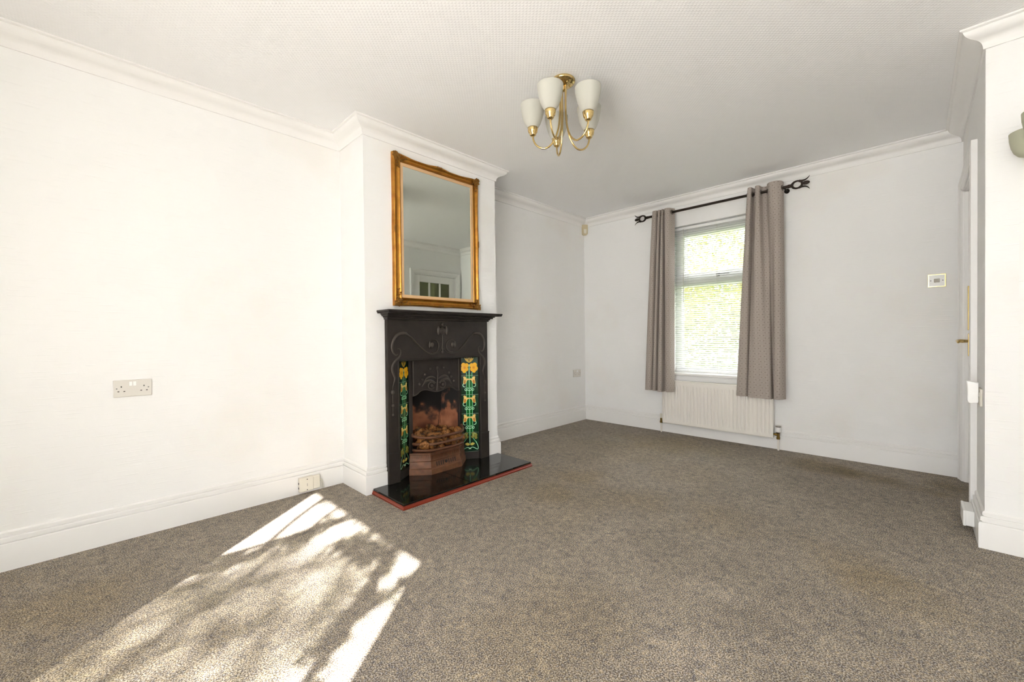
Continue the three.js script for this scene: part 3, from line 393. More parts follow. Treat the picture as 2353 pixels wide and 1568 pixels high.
// ================================================================ MIRROR
{
  const m = thing('wall_mirror', 'tall rectangular mirror in an ornate gilt frame above the mantel shelf', 'mirror', [CD, 1.227, 2.393]);
  const hw = 0.379, h = 1.038, fw = 0.078;                      // local y from the frame's foot
  // rails: profile across (from the outer edge inwards) and out; outer edge dips between the corners
  const prof = [[0.0, 0.0], [0.0, 0.018], [0.004, 0.026], [0.012, 0.03], [0.019, 0.026], [0.024, 0.017], [0.034, 0.0135], [0.046, 0.018], [0.05, 0.024], [0.054, 0.026], [0.057, 0.0235], [0.059, 0.02]];
  const dip = (t) => { const u = Math.abs(t * 2 - 1); return 0.011 * sst(0.02, 0.3, u) * (1 - sst(0.5, 0.9, u)); };
  const rail = (A, B, inward, len, amp) => { const N = 48, pos = [], uv = [], idx = [], T = B.clone().sub(A).normalize(); for (let i = 0; i <= N; i++) { const t = i / N; for (const [a, o] of prof) { const k = a < 0.06 ? a : a, w = dip(t) * amp * (1 - Math.min(1, a / 0.03)); const ext = lerp(a, -a, t); const p = A.clone().lerp(B, t).addScaledVector(T, ext).addScaledVector(inward, a + w); pos.push(o, p.y, p.z); uv.push(t * len, a); } } const P = prof.length; for (let i = 0; i < N; i++) for (let j = 0; j < P - 1; j++) { const o = i * P + j; idx.push(o, o + 1, o + P, o + 1, o + P + 1, o + P); } const g = new THREE.BufferGeometry(); g.setAttribute('position', new THREE.Float32BufferAttribute(pos, 3)); g.setAttribute('uv', new THREE.Float32BufferAttribute(uv, 2)); g.setIndex(idx); g.computeVertexNormals(); return g; };
  const c = [V(0, 0, hw), V(0, h, hw), V(0, h, -hw), V(0, 0, -hw)];
  mesh('frame_rail', rail(c[0], c[1], V(0, 0, -1), h, 0.15), M.gold, m); mesh('frame_rail', rail(c[1], c[2], V(0, -1, 0), 0.76, 1.2), M.gold, m); mesh('frame_rail', rail(c[2], c[3], V(0, 0, 1), h, 0.45), M.gold, m); mesh('frame_rail', rail(c[3], c[0], V(0, 1, 0), 0.76, 0.3), M.gold, m);
  mesh('backing', box(0.001, 0.012, 0.02, h - 0.02, -hw + 0.02, hw - 0.02), M.golddark, m);
  // beaded sight edge
  { const b = [], s = new THREE.SphereGeometry(0.0028, 6, 4); const put = (y, z) => { const g = s.clone(); g.translate(0.0255, y, z); b.push(g); }; const e = 0.054; for (let y = e; y <= h - e; y += 0.0075) { put(y, hw - e); put(y, -hw + e); } for (let z = -hw + e; z <= hw - e; z += 0.0075) { put(e, z); put(h - e, z); } mesh('bead_edge', mrg(b), M.golddark, m).userData.kind = 'stuff'; }
  const e0 = 0.058, e1 = 0.079, ring = (y0, y1, z0, z1) => rbox(0.01, 0.0215, y0, y1, z0, z1, 0.002); 
  mesh('inner_slip', mrg(ring(e0, e1, -hw + e0, hw - e0), ring(h - e1, h - e0, -hw + e0, hw - e0), ring(e1, h - e1, -hw + e0, -hw + e1), ring(e1, h - e1, hw - e1, hw - e0)), M.slip, m);
  mesh('mirror_glass', box(0.012, 0.0165, e1 - 0.002, h - e1 + 0.002, -hw + e1 - 0.002, hw - e1 + 0.002), M.mirror, m);
  // acanthus corners and centre leaves
  const r = rng(9);
  const corner = (sy, sz) => { const g = []; for (let i = 0; i < 64; i++) { const al = r() * r() * 0.125, ac = r() * 0.032 + 0.014 * Math.min(1, al / 0.06), sw = r() < 0.5; const y = sw ? al : ac, z = sw ? ac : al; const q = new THREE.SphereGeometry(1, 7, 5); q.scale(0.004 + r() * 0.003, 0.003 + r() * 0.004, 0.007 + r() * 0.007); q.rotateX(r() * PI); q.translate(0.026 + (1 - (al / 0.12)) * 0.006, sy > 0 ? h - 0.002 - y : 0.002 + y, sz * (hw - 0.002 - z)); g.push(q); } g.push(ell(0.012, 0.022, 0.014, 0.026, sy > 0 ? h - 0.022 : 0.022, sz * (hw - 0.022)), ell(0.008, 0.01, 0.01, 0.034, sy > 0 ? h - 0.028 : 0.028, sz * (hw - 0.028))); return mrg(g); };
  for (const sy of [1, -1]) for (const sz of [1, -1]) mesh('corner_ornament', corner(sy, sz), M.golddark, m);
  const leafs = (y, z, vert) => { const g = []; for (let i = -2; i <= 2; i++) { const q = ell(0.007, 0.006, 0.01, 0, 0, 0, 8); q.rotateX(i * 0.5); q.translate(0.03, y + (vert ? i * 0.009 : 0), z + (vert ? 0 : i * 0.009)); g.push(q); } return mrg(g); };
  for (const k of [1, -1]) mesh('centre_ornament', leafs(h * 0.5, k * (hw - 0.012), true), M.golddark, m);
  mesh('centre_ornament', leafs(h - 0.012, 0, false), M.golddark, m); mesh('centre_ornament', leafs(0.01, 0, false), M.golddark, m);
}
// ================================================================ CHANDELIER
{
  const cx = 1.507, cz = 2.389, ch = thing('chandelier', 'five-arm polished brass ceiling light with frosted white glass shades', 'chandelier', [cx, H, cz]);
  mesh('ceiling_rose', lathe([[0, -0.034], [0.018, -0.033], [0.03, -0.026], [0.05, -0.024], [0.054, -0.02], [0.062, -0.017], [0.066, -0.01], [0.066, -0.004], [0.062, 0], [0, 0]]), M.brass, ch);
  for (let k = 0; k < 5; k++) { const a = k * 1.257 + 0.3; mesh('rose_screw', ell(0.006, 0.005, 0.006, 0.04 * Math.cos(a), -0.027, 0.04 * Math.sin(a)), M.brass, ch); }
  mesh('hub', lathe([[0, -0.062], [0.008, -0.06], [0.014, -0.05], [0.012, -0.038], [0.02, -0.03], [0, -0.03]]), M.brass, ch);
  [147.6, 75.6, 3.6, -68.4, -140.4].forEach((deg, i) => {
    const t = deg * PI / 180, d = V(Math.cos(t), 0, Math.sin(t)), up = V(-d.z, 0, d.x), R = 0.168, at = (r, y) => V(d.x * r, y, d.z * r);
    mesh('arm', taper([at(0.019, -0.026), at(0.017, -0.1), at(0.018, -0.18), at(0.028, -0.26), at(0.055, -0.325), at(0.09, -0.355), at(0.125, -0.352), at(0.152, -0.33), at(0.166, -0.3), at(R, -0.272)], 0.005, up, 1, 60, 10), M.brass, ch);
    const cup = lathe([[0, -0.284], [0.012, -0.283], [0.018, -0.276], [0.017, -0.27], [0.024, -0.264], [0.027, -0.252], [0.028, -0.243], [0.029, -0.238], [0.0, -0.238]], 28); cup.translate(d.x * R, 0, d.z * R); mesh('lamp_cup', cup, M.brass, ch);
    const s = lathe([[0.02, -0.2375], [0.03, -0.236], [0.042, -0.218], [0.053, -0.19], [0.061, -0.16], [0.0655, -0.13], [0.0665, -0.112], [0.0635, -0.112], [0.0625, -0.13], [0.058, -0.16], [0.05, -0.19], [0.039, -0.217], [0.028, -0.232], [0.0, -0.234]], 40); s.translate(d.x * R, 0, d.z * R); mesh('lamp_shade', s, M.opal, ch);
  });
}
// ================================================================ WINDOW DRESSING
{ // venetian blind
  const b = thing('venetian_blind', 'white venetian blind with half open slats in the window', 'blind', [1.5, 0.626, -0.052]);
  const X = 0.418, top = 2.104 - 0.626;
  mesh('head_rail', rbox(-X, X, top - 0.028, top, -0.014, 0.014, 0.002), M.upvc, b);
  const n = 72, p = (top - 0.045) / n, sh = new THREE.Shape(); { const c = []; for (let i = 0; i <= 6; i++) { const u = i / 6 - 0.5; c.push([u * 0.025, 0.0016 * (1 - 4 * u * u)]); } sh.moveTo(...c[0]); c.slice(1).forEach((q) => sh.lineTo(...q)); c.reverse().forEach((q) => sh.lineTo(q[0], q[1] - 0.0003)); sh.closePath(); }
  const slat = new THREE.ExtrudeGeometry(sh, { depth: 2 * X - 0.008, bevelEnabled: false }); slat.translate(0, 0, -X + 0.004); slat.rotateY(PI / 2); slat.computeVertexNormals();
  const rr = rng(13);
  for (let i = 0; i < n; i++) { const o = mesh('slat', slat, M.slat, b); o.position.y = 0.024 + i * p; o.rotation.x = 0.62 + (rr() - 0.5) * 0.03; o.name = i ? 'slat_' + String(i).padStart(3, '0') : 'slat'; }
  mesh('bottom_rail', rbox(-X, X, 0, 0.014, -0.012, 0.012, 0.003), M.upvc, b);
  for (const x of [-X + 0.14, 0, X - 0.14]) mesh('ladder_cord', mrg(box(x - 0.0008, x + 0.0008, 0.01, top - 0.02, 0.0125, 0.0137), box(x - 0.0008, x + 0.0008, 0.01, top - 0.02, -0.0137, -0.0125)), M.cord, b);
  mesh('tilt_wand', mrg(cyl(0.0035, 0.0035, 0.72, 8).translate(-X + 0.1, top - 0.4, 0.02), ell(0.005, 0.008, 0.005, -X + 0.1, top - 0.028, 0.019, 8)), M.cord, b);
}
{ // pole
  const z = 0.13, y = 2.232, rod = thing('curtain_pole', 'dark bronze curtain pole with tulip finials above the window', 'curtain pole', [1.5, y, z]);
  const g = cyl(0.0115, 0.0115, 1.27, 20); g.rotateZ(PI / 2); mesh('rod', g, M.pole, rod);
  for (const k of [1, -1]) {
    const x = k * 0.63, U = V(0, 0, 1);
    const rs = new THREE.Shape(); rs.absellipse(0, 0, 0.042, 0.034, 0, PI * 2); const rh = new THREE.Path(); rh.absellipse(0.001, 0, 0.0275, 0.0245, 0, PI * 2); rs.holes.push(rh);
    const ring = new THREE.ExtrudeGeometry(rs, { depth: 0.006, bevelEnabled: true, bevelSize: 0.0015, bevelThickness: 0.002, bevelSegments: 2, curveSegments: 24 }); ring.translate(0, 0, -0.003); if (k < 0) ring.rotateY(PI); ring.translate(x + k * 0.048, 0, 0);
    const pet = (s) => taper([V(x + k * 0.062, s * 0.026, 0), V(x + k * 0.082, s * 0.024, 0), V(x + k * 0.104, s * 0.027, 0), V(x + k * 0.122, s * 0.038, 0), V(x + k * 0.134, s * 0.053, 0)], (t) => 0.0105 * (1 - t * 0.85), U, 0.5, 24);
    const col = cyl(0.015, 0.0135, 0.034, 20); col.rotateZ(PI / 2); col.translate(x + k * 0.002, 0, 0);
    mesh('finial', mrg(ring, pet(1), pet(-1), ell(0.028, 0.016, 0.008, x + k * 0.108, 0.001, 0), col), M.pole, rod);
    mesh('bracket', mrg(cyl(0.006, 0.006, z - 0.002, 12).rotateX(PI / 2).translate(k * 0.585, 0, -z / 2 - 0.001), cyl(0.02, 0.02, 0.008, 20).rotateX(PI / 2).translate(k * 0.585, 0, -z + 0.005)), M.pole, rod);
  }
  // curtains: the plan of the cloth at its head and at its hem, hung between the two, with a little thickness
  const curtain = (name, label, topPlan, hemPlan, yTop, yBot, hem) => {
    const ox = (topPlan[0][0] + topPlan[topPlan.length - 1][0]) / 2, c = thing(name, label, 'curtain', [ox, yBot, 0]);
    const cr = (pl) => new THREE.CatmullRomCurve3(pl.map(([a, b]) => V(a, 0, b)), false, 'centripetal'), A = cr(topPlan), B = cr(hemPlan), NX = 200, NY = 48;
    const surf = (u, v) => { const p = A.getPoint(u), q = B.getPoint(u), t = Math.pow(v, 0.85), w = 0.006 * Math.sin(v * 6 + u * 9) * v * (1 - v); return V(lerp(p.x, q.x, t) + w - ox, lerp(yTop, yBot + hem * Math.sin(u * 7) * 0.5, v) - yBot, lerp(p.z, q.z, t) + w); };
    const pos = [], uv = [], idx = [], row = NX + 1, N = (NX + 1) * (NY + 1), th = 0.0016, S = [], nr = [];
    let L0 = 0; for (let k = 0, o = null; k <= NX; k++) { const p = surf(k / NX, 0.5); if (o) L0 += p.distanceTo(o); o = p; }
    for (let j = 0; j <= NY; j++) { let len = 0; for (let k = 0; k <= NX; k++) { const p = surf(k / NX, j / NY); if (k) len += p.distanceTo(S[S.length - 1]); S.push(p); uv.push(len, p.y); } for (let k = 0; k <= NX; k++) { const o = (j * row + k) * 2; uv[o] = uv[o] / len * L0 * 1.05; } }
    const nn = (j, k) => { const a = S[j * row + Math.min(NX, k + 1)].clone().sub(S[j * row + Math.max(0, k - 1)]), b = S[Math.min(NY, j + 1) * row + k].clone().sub(S[Math.max(0, j - 1) * row + k]); return a.cross(b).normalize().multiplyScalar(-1); };
    for (let j = 0; j <= NY; j++) for (let k = 0; k <= NX; k++) { const p = S[j * row + k], q = nn(j, k); pos.push(p.x + q.x * th, p.y, p.z + q.z * th); nr.push(q); }
    for (let j = 0; j <= NY; j++) for (let k = 0; k <= NX; k++) { const p = S[j * row + k], q = nr[j * row + k]; pos.push(p.x - q.x * th, p.y, p.z - q.z * th); } uv.push(...uv);
    for (let j = 0; j < NY; j++) for (let k = 0; k < NX; k++) { const o = j * row + k; idx.push(o, o + row, o + 1, o + 1, o + row, o + row + 1); const q = o + N; idx.push(q, q + 1, q + row, q + 1, q + row + 1, q + row); }
    for (let k = 0; k < NX; k++) { idx.push(k, k + 1, k + N, k + 1, k + 1 + N, k + N); const o = NY * row + k; idx.push(o, o + N, o + 1, o + 1, o + N, o + 1 + N); }
    for (let j = 0; j < NY; j++) { const o = j * row, p = o + row; idx.push(o, o + N, p, p, o + N, p + N); const e = o + NX, q = e + row; idx.push(e, q, e + N, q, q + N, e + N); }
    const g = new THREE.BufferGeometry(); g.setAttribute('position', new THREE.Float32BufferAttribute(pos, 3)); g.setAttribute('uv', new THREE.Float32BufferAttribute(uv, 2)); g.setIndex(idx); g.computeVertexNormals(); mesh('cloth', g, M.curtain, c);
    const vr = (yTop - y) / (yTop - yBot); for (let k = 0; k < 400; k++) { const p = surf(k / 400, vr), q = surf((k + 1) / 400, vr); if ((p.z - z) * (q.z - z) > 0) continue; const d = q.clone().sub(p), t = new THREE.TorusGeometry(0.02, 0.0032, 8, 24); t.rotateY(Math.atan2(-d.z, d.x)); t.translate(p.x, y - yBot, p.z); mesh('eyelet', t, M.pole, c); }
    return c;
  };
  curtain('curtain', 'narrower grey circle-print eyelet curtain on the corner side of the window',
    [[0.94, 0.105], [0.952, 0.165], [0.985, 0.172], [1.0, 0.1], [1.006, 0.1], [1.014, 0.17], [1.026, 0.17], [1.034, 0.1], [1.04, 0.1], [1.048, 0.17], [1.058, 0.17], [1.064, 0.11], [1.07, 0.11], [1.08, 0.172], [1.115, 0.17], [1.15, 0.095]],
    [[0.85, 0.12], [0.862, 0.17], [0.915, 0.175], [0.93, 0.115], [0.935, 0.112], [0.941, 0.172], [0.964, 0.175], [0.974, 0.115], [0.99, 0.112], [0.998, 0.178], [1.034, 0.18], [1.046, 0.115], [1.074, 0.112], [1.085, 0.178], [1.125, 0.182], [1.15, 0.13]], 2.272, 0.438, 0.008);
  curtain('curtain', 'wider grey circle-print eyelet curtain on the light-switch side of the window',
    [[1.815, 0.1], [1.826, 0.16], [1.845, 0.165], [1.86, 0.1], [1.868, 0.095], [1.885, 0.165], [1.905, 0.168], [1.922, 0.1], [1.952, 0.09], [1.968, 0.14], [1.992, 0.176], [2.045, 0.178], [2.07, 0.15], [2.078, 0.1]],
    [[1.716, 0.125], [1.735, 0.16], [1.798, 0.16], [1.812, 0.13], [1.824, 0.178], [1.88, 0.19], [1.94, 0.18], [1.975, 0.188], [1.996, 0.176], [2.001, 0.1], [2.014, 0.098], [2.02, 0.176], [2.06, 0.185], [2.094, 0.125]], 2.288, 0.456, 0.006);
}
{ // added voile, unseen: stops the sun and spreads soft fill from the patio door
  const g = []; const n = 120, m = 2; const pos = [], idx = []; for (let j = 0; j <= m; j++) for (let i = 0; i <= n; i++) { const u = i / n; pos.push(lerp(3.0, 4.36, u), lerp(2.2, 0.03, j / m), ZR - 0.07 + 0.025 * Math.sin(u * 60)); } for (let j = 0; j < m; j++) for (let i = 0; i < n; i++) { const o = j * (n + 1) + i; idx.push(o, o + n + 1, o + 1, o + 1, o + n + 1, o + n + 2); } const q = new THREE.BufferGeometry(); q.setAttribute('position', new THREE.Float32BufferAttribute(pos, 3)); q.setIndex(idx); q.computeVertexNormals(); q.setAttribute('uv', new THREE.Float32BufferAttribute(new Float32Array(pos.length / 3 * 2), 2));
  tag(mesh('added_voile_diffuser', q, M.voile), 'added sheer white voile softening the sun at half of the patio door', 'curtain');
}
// ================================================================ RADIATOR
{
  const x0 = 1.0, x1 = 1.99, y0 = 0.103, y1 = 0.535, zf = 0.082, rad = thing('radiator', 'white fluted panel radiator under the window', 'radiator', [(x0 + x1) / 2, y0, 0]);
  const w = x1 - x0, h = y1 - y0, nf = 29, NX = nf * 10 + 20, pos = [], idx = [], uv = [], ys = []; for (const t of [0, 0.004, 0.012, 0.03, 0.04, 0.052, 0.07]) ys.push(t); for (let i = 1; i < 6; i++) ys.push(lerp(0.07, h - 0.075, i / 6)); for (const t of [0.075, 0.058, 0.045, 0.034, 0.014, 0.004, 0]) ys.push(h - t);
  const m = 0.025, pitch = (w - 2 * m) / nf;
  for (const y of ys) for (let i = 0; i <= NX; i++) { const x = (i / NX) * w, e = Math.min(x, w - x), ey = Math.min(y, h - y); let z = -0.006 * (1 - sst(0, 0.008, e)) - 0.006 * (1 - sst(0, 0.006, ey)); const u = ((x - m) / pitch) % 1; if (x > m && x < w - m) { const c = Math.abs(u - 0.5) * 2, end = sst(0.028, 0.05, y) * (1 - sst(h - 0.056, h - 0.034, y)); z -= 0.0075 * (1 - sst(0.2, 0.42, 1 - c)) * end; } pos.push(x - w / 2, y, zf + z); uv.push(x, y); }
  for (let j = 0; j < ys.length - 1; j++) for (let i = 0; i < NX; i++) { const o = j * (NX + 1) + i; idx.push(o, o + 1, o + NX + 1, o + 1, o + NX + 2, o + NX + 1); }
  const g = new THREE.BufferGeometry(); g.setAttribute('position', new THREE.Float32BufferAttribute(pos, 3)); g.setAttribute('uv', new THREE.Float32BufferAttribute(uv, 2)); g.setIndex(idx); g.computeVertexNormals();
  mesh('front_panel', mrg(g, rbox(-w / 2 + 0.004, w / 2 - 0.004, 0.004, h - 0.004, 0.052, 0.069, 0.006)), M.radiator, rad);
  mesh('back_convector', mrg(box(-w / 2 + 0.03, w / 2 - 0.03, 0.03, h - 0.03, 0.035, 0.054), box(-0.35, -0.32, 0.12, h - 0.06, 0.001, 0.037), box(0.32, 0.35, 0.12, h - 0.06, 0.001, 0.037)), M.radiator, rad);
  const tg = [rbox(-w / 2 + 0.002, w / 2 - 0.002, h - 0.002, h + 0.01, 0.03, 0.08, 0.004)]; mesh('top_grille', mrg(tg), M.radiator, rad);
  mesh('side_panel', rbox(-w / 2 - 0.001, -w / 2 + 0.004, 0.006, h + 0.006, 0.03, 0.078, 0.001), M.radiator, rad); mesh('side_panel', rbox(w / 2 - 0.004, w / 2 + 0.001, 0.006, h + 0.006, 0.03, 0.078, 0.001), M.radiator, rad);
  const valve = (x, k, big) => { const z = 0.06, v = mesh(big ? 'thermostatic_valve' : 'lockshield_valve', mrg(cyl(0.011, 0.011, 0.05, 16).translate(x, 0.028, z), cyl(0.014, 0.014, 0.02, 6).translate(x, 0.004, z), cyl(0.008, 0.008, 0.035, 14).rotateZ(PI / 2).translate(x - k * 0.02, 0.034, z), cyl(0.012, 0.012, 0.014, 6).rotateZ(PI / 2).translate(x - k * 0.016, 0.034, z)), M.oldbrass, rad);
    if (big) { mesh('valve_head', mrg(lathe([[0.0145, 0.052], [0.019, 0.06], [0.0185, 0.1], [0.0, 0.1]], 24).translate(x, 0, z), Array.from({ length: 12 }, (_, i) => box(-0.0022, 0.0022, 0.062, 0.098, 0.018, 0.0205).rotateY(i * PI / 6).translate(x, 0, z))), M.plasticwhite, v); mesh('valve_cap', mrg(lathe([[0.0, 0.112], [0.02, 0.111], [0.0225, 0.107], [0.0215, 0.1], [0, 0.1]], 24).translate(x, 0, z), lathe([[0.017, 0.058], [0.018, 0.053], [0.0145, 0.045]], 24).translate(x, 0, z)), M.chrome, v); } else mesh('valve_cap', lathe([[0.0125, 0.045], [0.0125, 0.08], [0.009, 0.089], [0, 0.09]], 20).translate(x, 0, z), M.cream, v);
    mesh('pipe', cyl(0.0075, 0.0075, y0 + 0.0, 14).translate(x, -y0 / 2 + 0.001, z), M.copper, rad); };
  valve(-w / 2 - 0.02, -1, false); valve(w / 2 + 0.036, 1, true);
}
// ================================================================ SMALL FITTINGS
function socketOn(label, pos, rotY, group) {                      // double socket; local x across, y up, z out of the wall, centre at the origin
  const s = thing('double_socket', label, 'socket', pos, rotY); mesh('face_plate', rbox(-0.073, 0.073, -0.043, 0.043, 0, 0.0095, 0.003, 3), M.plastic, s);
  for (const k of [-1, 1]) { mesh('rocker', rbox(k * 0.0075 - 0.0065, k * 0.0075 + 0.0065, 0.012, 0.034, 0.008, 0.0135, 0.002), M.plasticwhite, s); const o = k * 0.043; mesh('pin_holes', mrg(rbox(o - 0.002, o + 0.002, 0.006, 0.013, 0.0085, 0.0099, 0.0005), rbox(o - 0.0145, o - 0.0075, -0.016, -0.012, 0.0085, 0.0099, 0.0005), rbox(o + 0.0075, o + 0.0145, -0.016, -0.012, 0.0085, 0.0099, 0.0005)), M.dark, s); mesh('screw', cyl(0.0032, 0.0032, 0.002, 14).rotateX(PI / 2).translate(k * 0.0602, 0.001, 0.0093), M.slate, s); }
  return s;
}
socketOn('white double power socket on the open stretch of left wall', [0, 0.766, 4.06], PI / 2);
socketOn('small white double socket on the wall beside the far corner', [0, 0.567, 0.178], PI / 2);
{
  const s = thing('light_switch', 'brass double light switch on the wall beside the door', 'light switch', [2.983, 1.375, 0]);
  mesh('back_plate', rbox(-0.0455, 0.0455, -0.0455, 0.0455, 0, 0.005, 0.0018), M.brass, s); mesh('face_plate', rbox(-0.0395, 0.0395, -0.0395, 0.0395, 0.004, 0.0062, 0.0015), M.plasticwhite, s);  // white face paints in the bright reflection of a polished brass plate
  for (const k of [-1, 1]) { mesh('rocker', rbox(k * 0.0075 - 0.007, k * 0.0075 + 0.007, -0.013, 0.013, 0.005, 0.0105, 0.002), M.rocker, s); mesh('screw', cyl(0.003, 0.003, 0.002, 12).rotateX(PI / 2).translate(k * 0.03, 0, 0.0064), M.dark, s); }
}
{ // telephone junction box on the skirting, with its lead
  const s = thing('phone_box', 'cream telephone junction box on the skirting board beside the chimney', 'phone box', [0.0205, 0.062, 3.216], PI / 2);
  mesh('cover', mrg(rbox(-0.066, 0.022, -0.047, 0.047, 0, 0.028, 0.006, 3), rbox(0.02, 0.066, -0.043, 0.043, 0, 0.024, 0.006, 3)), M.cream, s);
  for (const y of [0.033, -0.035]) mesh('screw', cyl(0.003, 0.003, 0.002, 12).rotateX(PI / 2).translate(-0.018, y, 0.0285), M.dark, s);
  for (const y of [0.012, -0.018]) mesh('cable_hole', rbox(-0.0668, -0.064, y - 0.007, y + 0.006, 0.008, 0.02, 0.001), M.dark, s);
  mesh('emblem', mrg(rbox(-0.0185, -0.0155, -0.012, 0.006, 0.0275, 0.0286, 0.0005)), M.slate, s);
  mesh('lead', mrg(taper([V(0.064, 0.012, 0.012), V(0.078, 0.006, 0.014), V(0.088, -0.02, 0.01), V(0.094, -0.058, 0.006)], 0.0022, V(0, 0, 1), 1, 24, 8), taper([V(0.064, 0.004, 0.012), V(0.074, -0.004, 0.014), V(0.08, -0.03, 0.01), V(0.083, -0.058, 0.006)], 0.0018, V(0, 0, 1), 1, 24, 8)), M.cream, s);
}
{ // alarm sensor across the corner
  const s = thing('motion_sensor', 'small beige alarm sensor mounted across the far ceiling corner', 'alarm sensor', [0.03, 2.222, 0.03], PI / 4);
  const sh = new THREE.Shape(); sh.moveTo(-0.03, 0.012); sh.quadraticCurveTo(-0.028, 0, 0, -0.002); sh.quadraticCurveTo(0.028, 0, 0.03, 0.012); sh.lineTo(0.031, 0.112); sh.quadraticCurveTo(0, 0.118, -0.031, 0.112); sh.closePath();
  const g = new THREE.ExtrudeGeometry(sh, { depth: 0.03, bevelEnabled: true, bevelSize: 0.004, bevelThickness: 0.006, bevelSegments: 3 }); g.translate(0, 0, -0.02); mesh('housing', g, M.pir, s);
  const l = cyl(0.019, 0.016, 0.05, 24); l.scale(1, 1, 0.45); l.translate(0.004, 0.038, 0.013); mesh('lens', l, M.cream, s);
}
{ // plug-in on a socket on the short return of the right wall
  const s = thing('wall_socket', 'cream socket plate on the wall return beside the door frame', 'socket', [W, 0.69, 1.165], -PI / 2);
  mesh('face_plate', rbox(-0.043, 0.043, -0.043, 0.043, 0, 0.009, 0.003), M.cream, s); mesh('rocker', rbox(0.016, 0.03, 0.004, 0.024, 0.008, 0.012, 0.002), M.plastic, s);
  const p = thing('plug_in_freshener', 'white plug-in air freshener in the socket beside the door frame', 'air freshener', [W - 0.0095, 0.71, 1.15], -PI / 2);
  const sh = new THREE.Shape(); sh.moveTo(0.0, 0.046); sh.lineTo(0.034, 0.054); sh.quadraticCurveTo(0.03, 0.02, 0.031, -0.036); sh.quadraticCurveTo(0.031, -0.05, 0.022, -0.05); sh.lineTo(0.008, -0.048); sh.quadraticCurveTo(0.0, -0.05, 0, -0.04); sh.closePath();
  const g = new THREE.ExtrudeGeometry(sh, { depth: 0.03, bevelEnabled: true, bevelSize: 0.004, bevelThickness: 0.006, bevelSegments: 3 }); g.translate(0.004, 0, -0.015); g.rotateY(-PI / 2); mesh('body', g, M.plasticwhite, p);
  mesh('refill_neck', cyl(0.008, 0.008, 0.014, 16).translate(0, -0.0, 0.006).rotateX(0), M.oldbrass, p);
}
{ // junction box on the skirting of the same return
  const s = thing('junction_box', 'white square junction box on the skirting by the door frame', 'junction box', [W - 0.0205, 0.071, 1.055], -PI / 2);
  mesh('base', rbox(-0.083, 0.083, -0.038, 0.038, 0, 0.03, 0.003), M.plasticwhite, s); mesh('lid', rbox(-0.085, 0.085, -0.04, 0.04, 0.028, 0.04, 0.004, 3), M.plasticwhite, s);
}
{ // wall light: two glass cups on brass arms
  const bx = 3.4, y = 1.8, s = thing('wall_light', 'two-arm brass wall light with olive glass cups beside the photo edge', 'wall light', [bx, y, D]);
  mesh('back_plate', lathe([[0, 0.02], [0.03, 0.018], [0.05, 0.008], [0.052, 0], [0, 0]], 32).rotateX(PI / 2), M.brass, s);
  for (const [x, yy, z] of [[3.2365, 1.75, 0.12], [3.2465, 1.757, 0.335]]) { const lx = x - bx, ly = yy - y;
    mesh('arm', taper([V(0, 0, 0.01), V(lx * 0.2, -0.04, z * 0.5), V(lx * 0.7, ly - 0.05, z), V(lx, ly - 0.03, z), V(lx, ly, z)], 0.005, V(0, 0.3, 1).normalize(), 1, 40), M.brass, s);
    mesh('lamp_cup', lathe([[0, -0.03], [0.01, -0.028], [0.018, -0.012], [0.02, -0.0005], [0, -0.0005]], 24).translate(lx, ly, z), M.brass, s);
    mesh('lamp_shade', lathe([[0.0, 0.0], [0.028, 0.002], [0.044, 0.01], [0.056, 0.026], [0.064, 0.05], [0.0685, 0.08], [0.07, 0.108], [0.0672, 0.108], [0.0657, 0.08], [0.061, 0.05], [0.053, 0.028], [0.042, 0.014], [0.028, 0.006], [0.0, 0.005]], 40).translate(lx, ly, z), M.opalgreen, s); }
}
// ================================================================ OUTDOORS
struct('ground', mrg(box(-14, 18, -0.35, -0.16, -14, -0.3)), M.lawn);
struct('patio', mrg(box(-8, 14, -0.3, -0.12, ZR + 0.3, 16)), M.paving);
struct('added_sun_block', box(-0.3, W2 + 0.3, H + 0.12, H + 2.9, -0.3, ZR + 0.3), M.render);  // unseen block added over the room to keep sun off the back garden
function leafGeo(l, w) { const g = new THREE.BufferGeometry(); g.setAttribute('position', new THREE.Float32BufferAttribute([0, 0, 0, w / 2, l * 0.5, l * 0.04, 0, l, 0, -w / 2, l * 0.5, l * 0.04], 3)); g.setIndex([0, 1, 2, 0, 2, 3]); g.computeVertexNormals(); g.setAttribute('uv', new THREE.Float32BufferAttribute([0.5, 0, 1, 0.5, 0.5, 1, 0, 0.5], 2)); return g; }
function foliage(parent, pts, size, mat, seed) { const r = rng(seed), im = new THREE.InstancedMesh(leafGeo(size, size * 0.6), mat, pts.length), m = new THREE.Matrix4(), q = new THREE.Quaternion(), e = new THREE.Euler(), cl = new THREE.Color(); pts.forEach((p, i) => { e.set(r() * 6.3, r() * 6.3, r() * 6.3); q.setFromEuler(e); const s = 0.7 + r() * 0.6; im.setMatrixAt(i, m.compose(p, q, V(s, s, s))); im.setColorAt(i, cl.setRGB(0.8 + r() * 0.5, 0.85 + r() * 0.3, 0.6 + r() * 0.4)); }); im.name = 'foliage'; im.userData.kind = 'stuff'; im.castShadow = im.receiveShadow = true; parent.add(im); return im; }
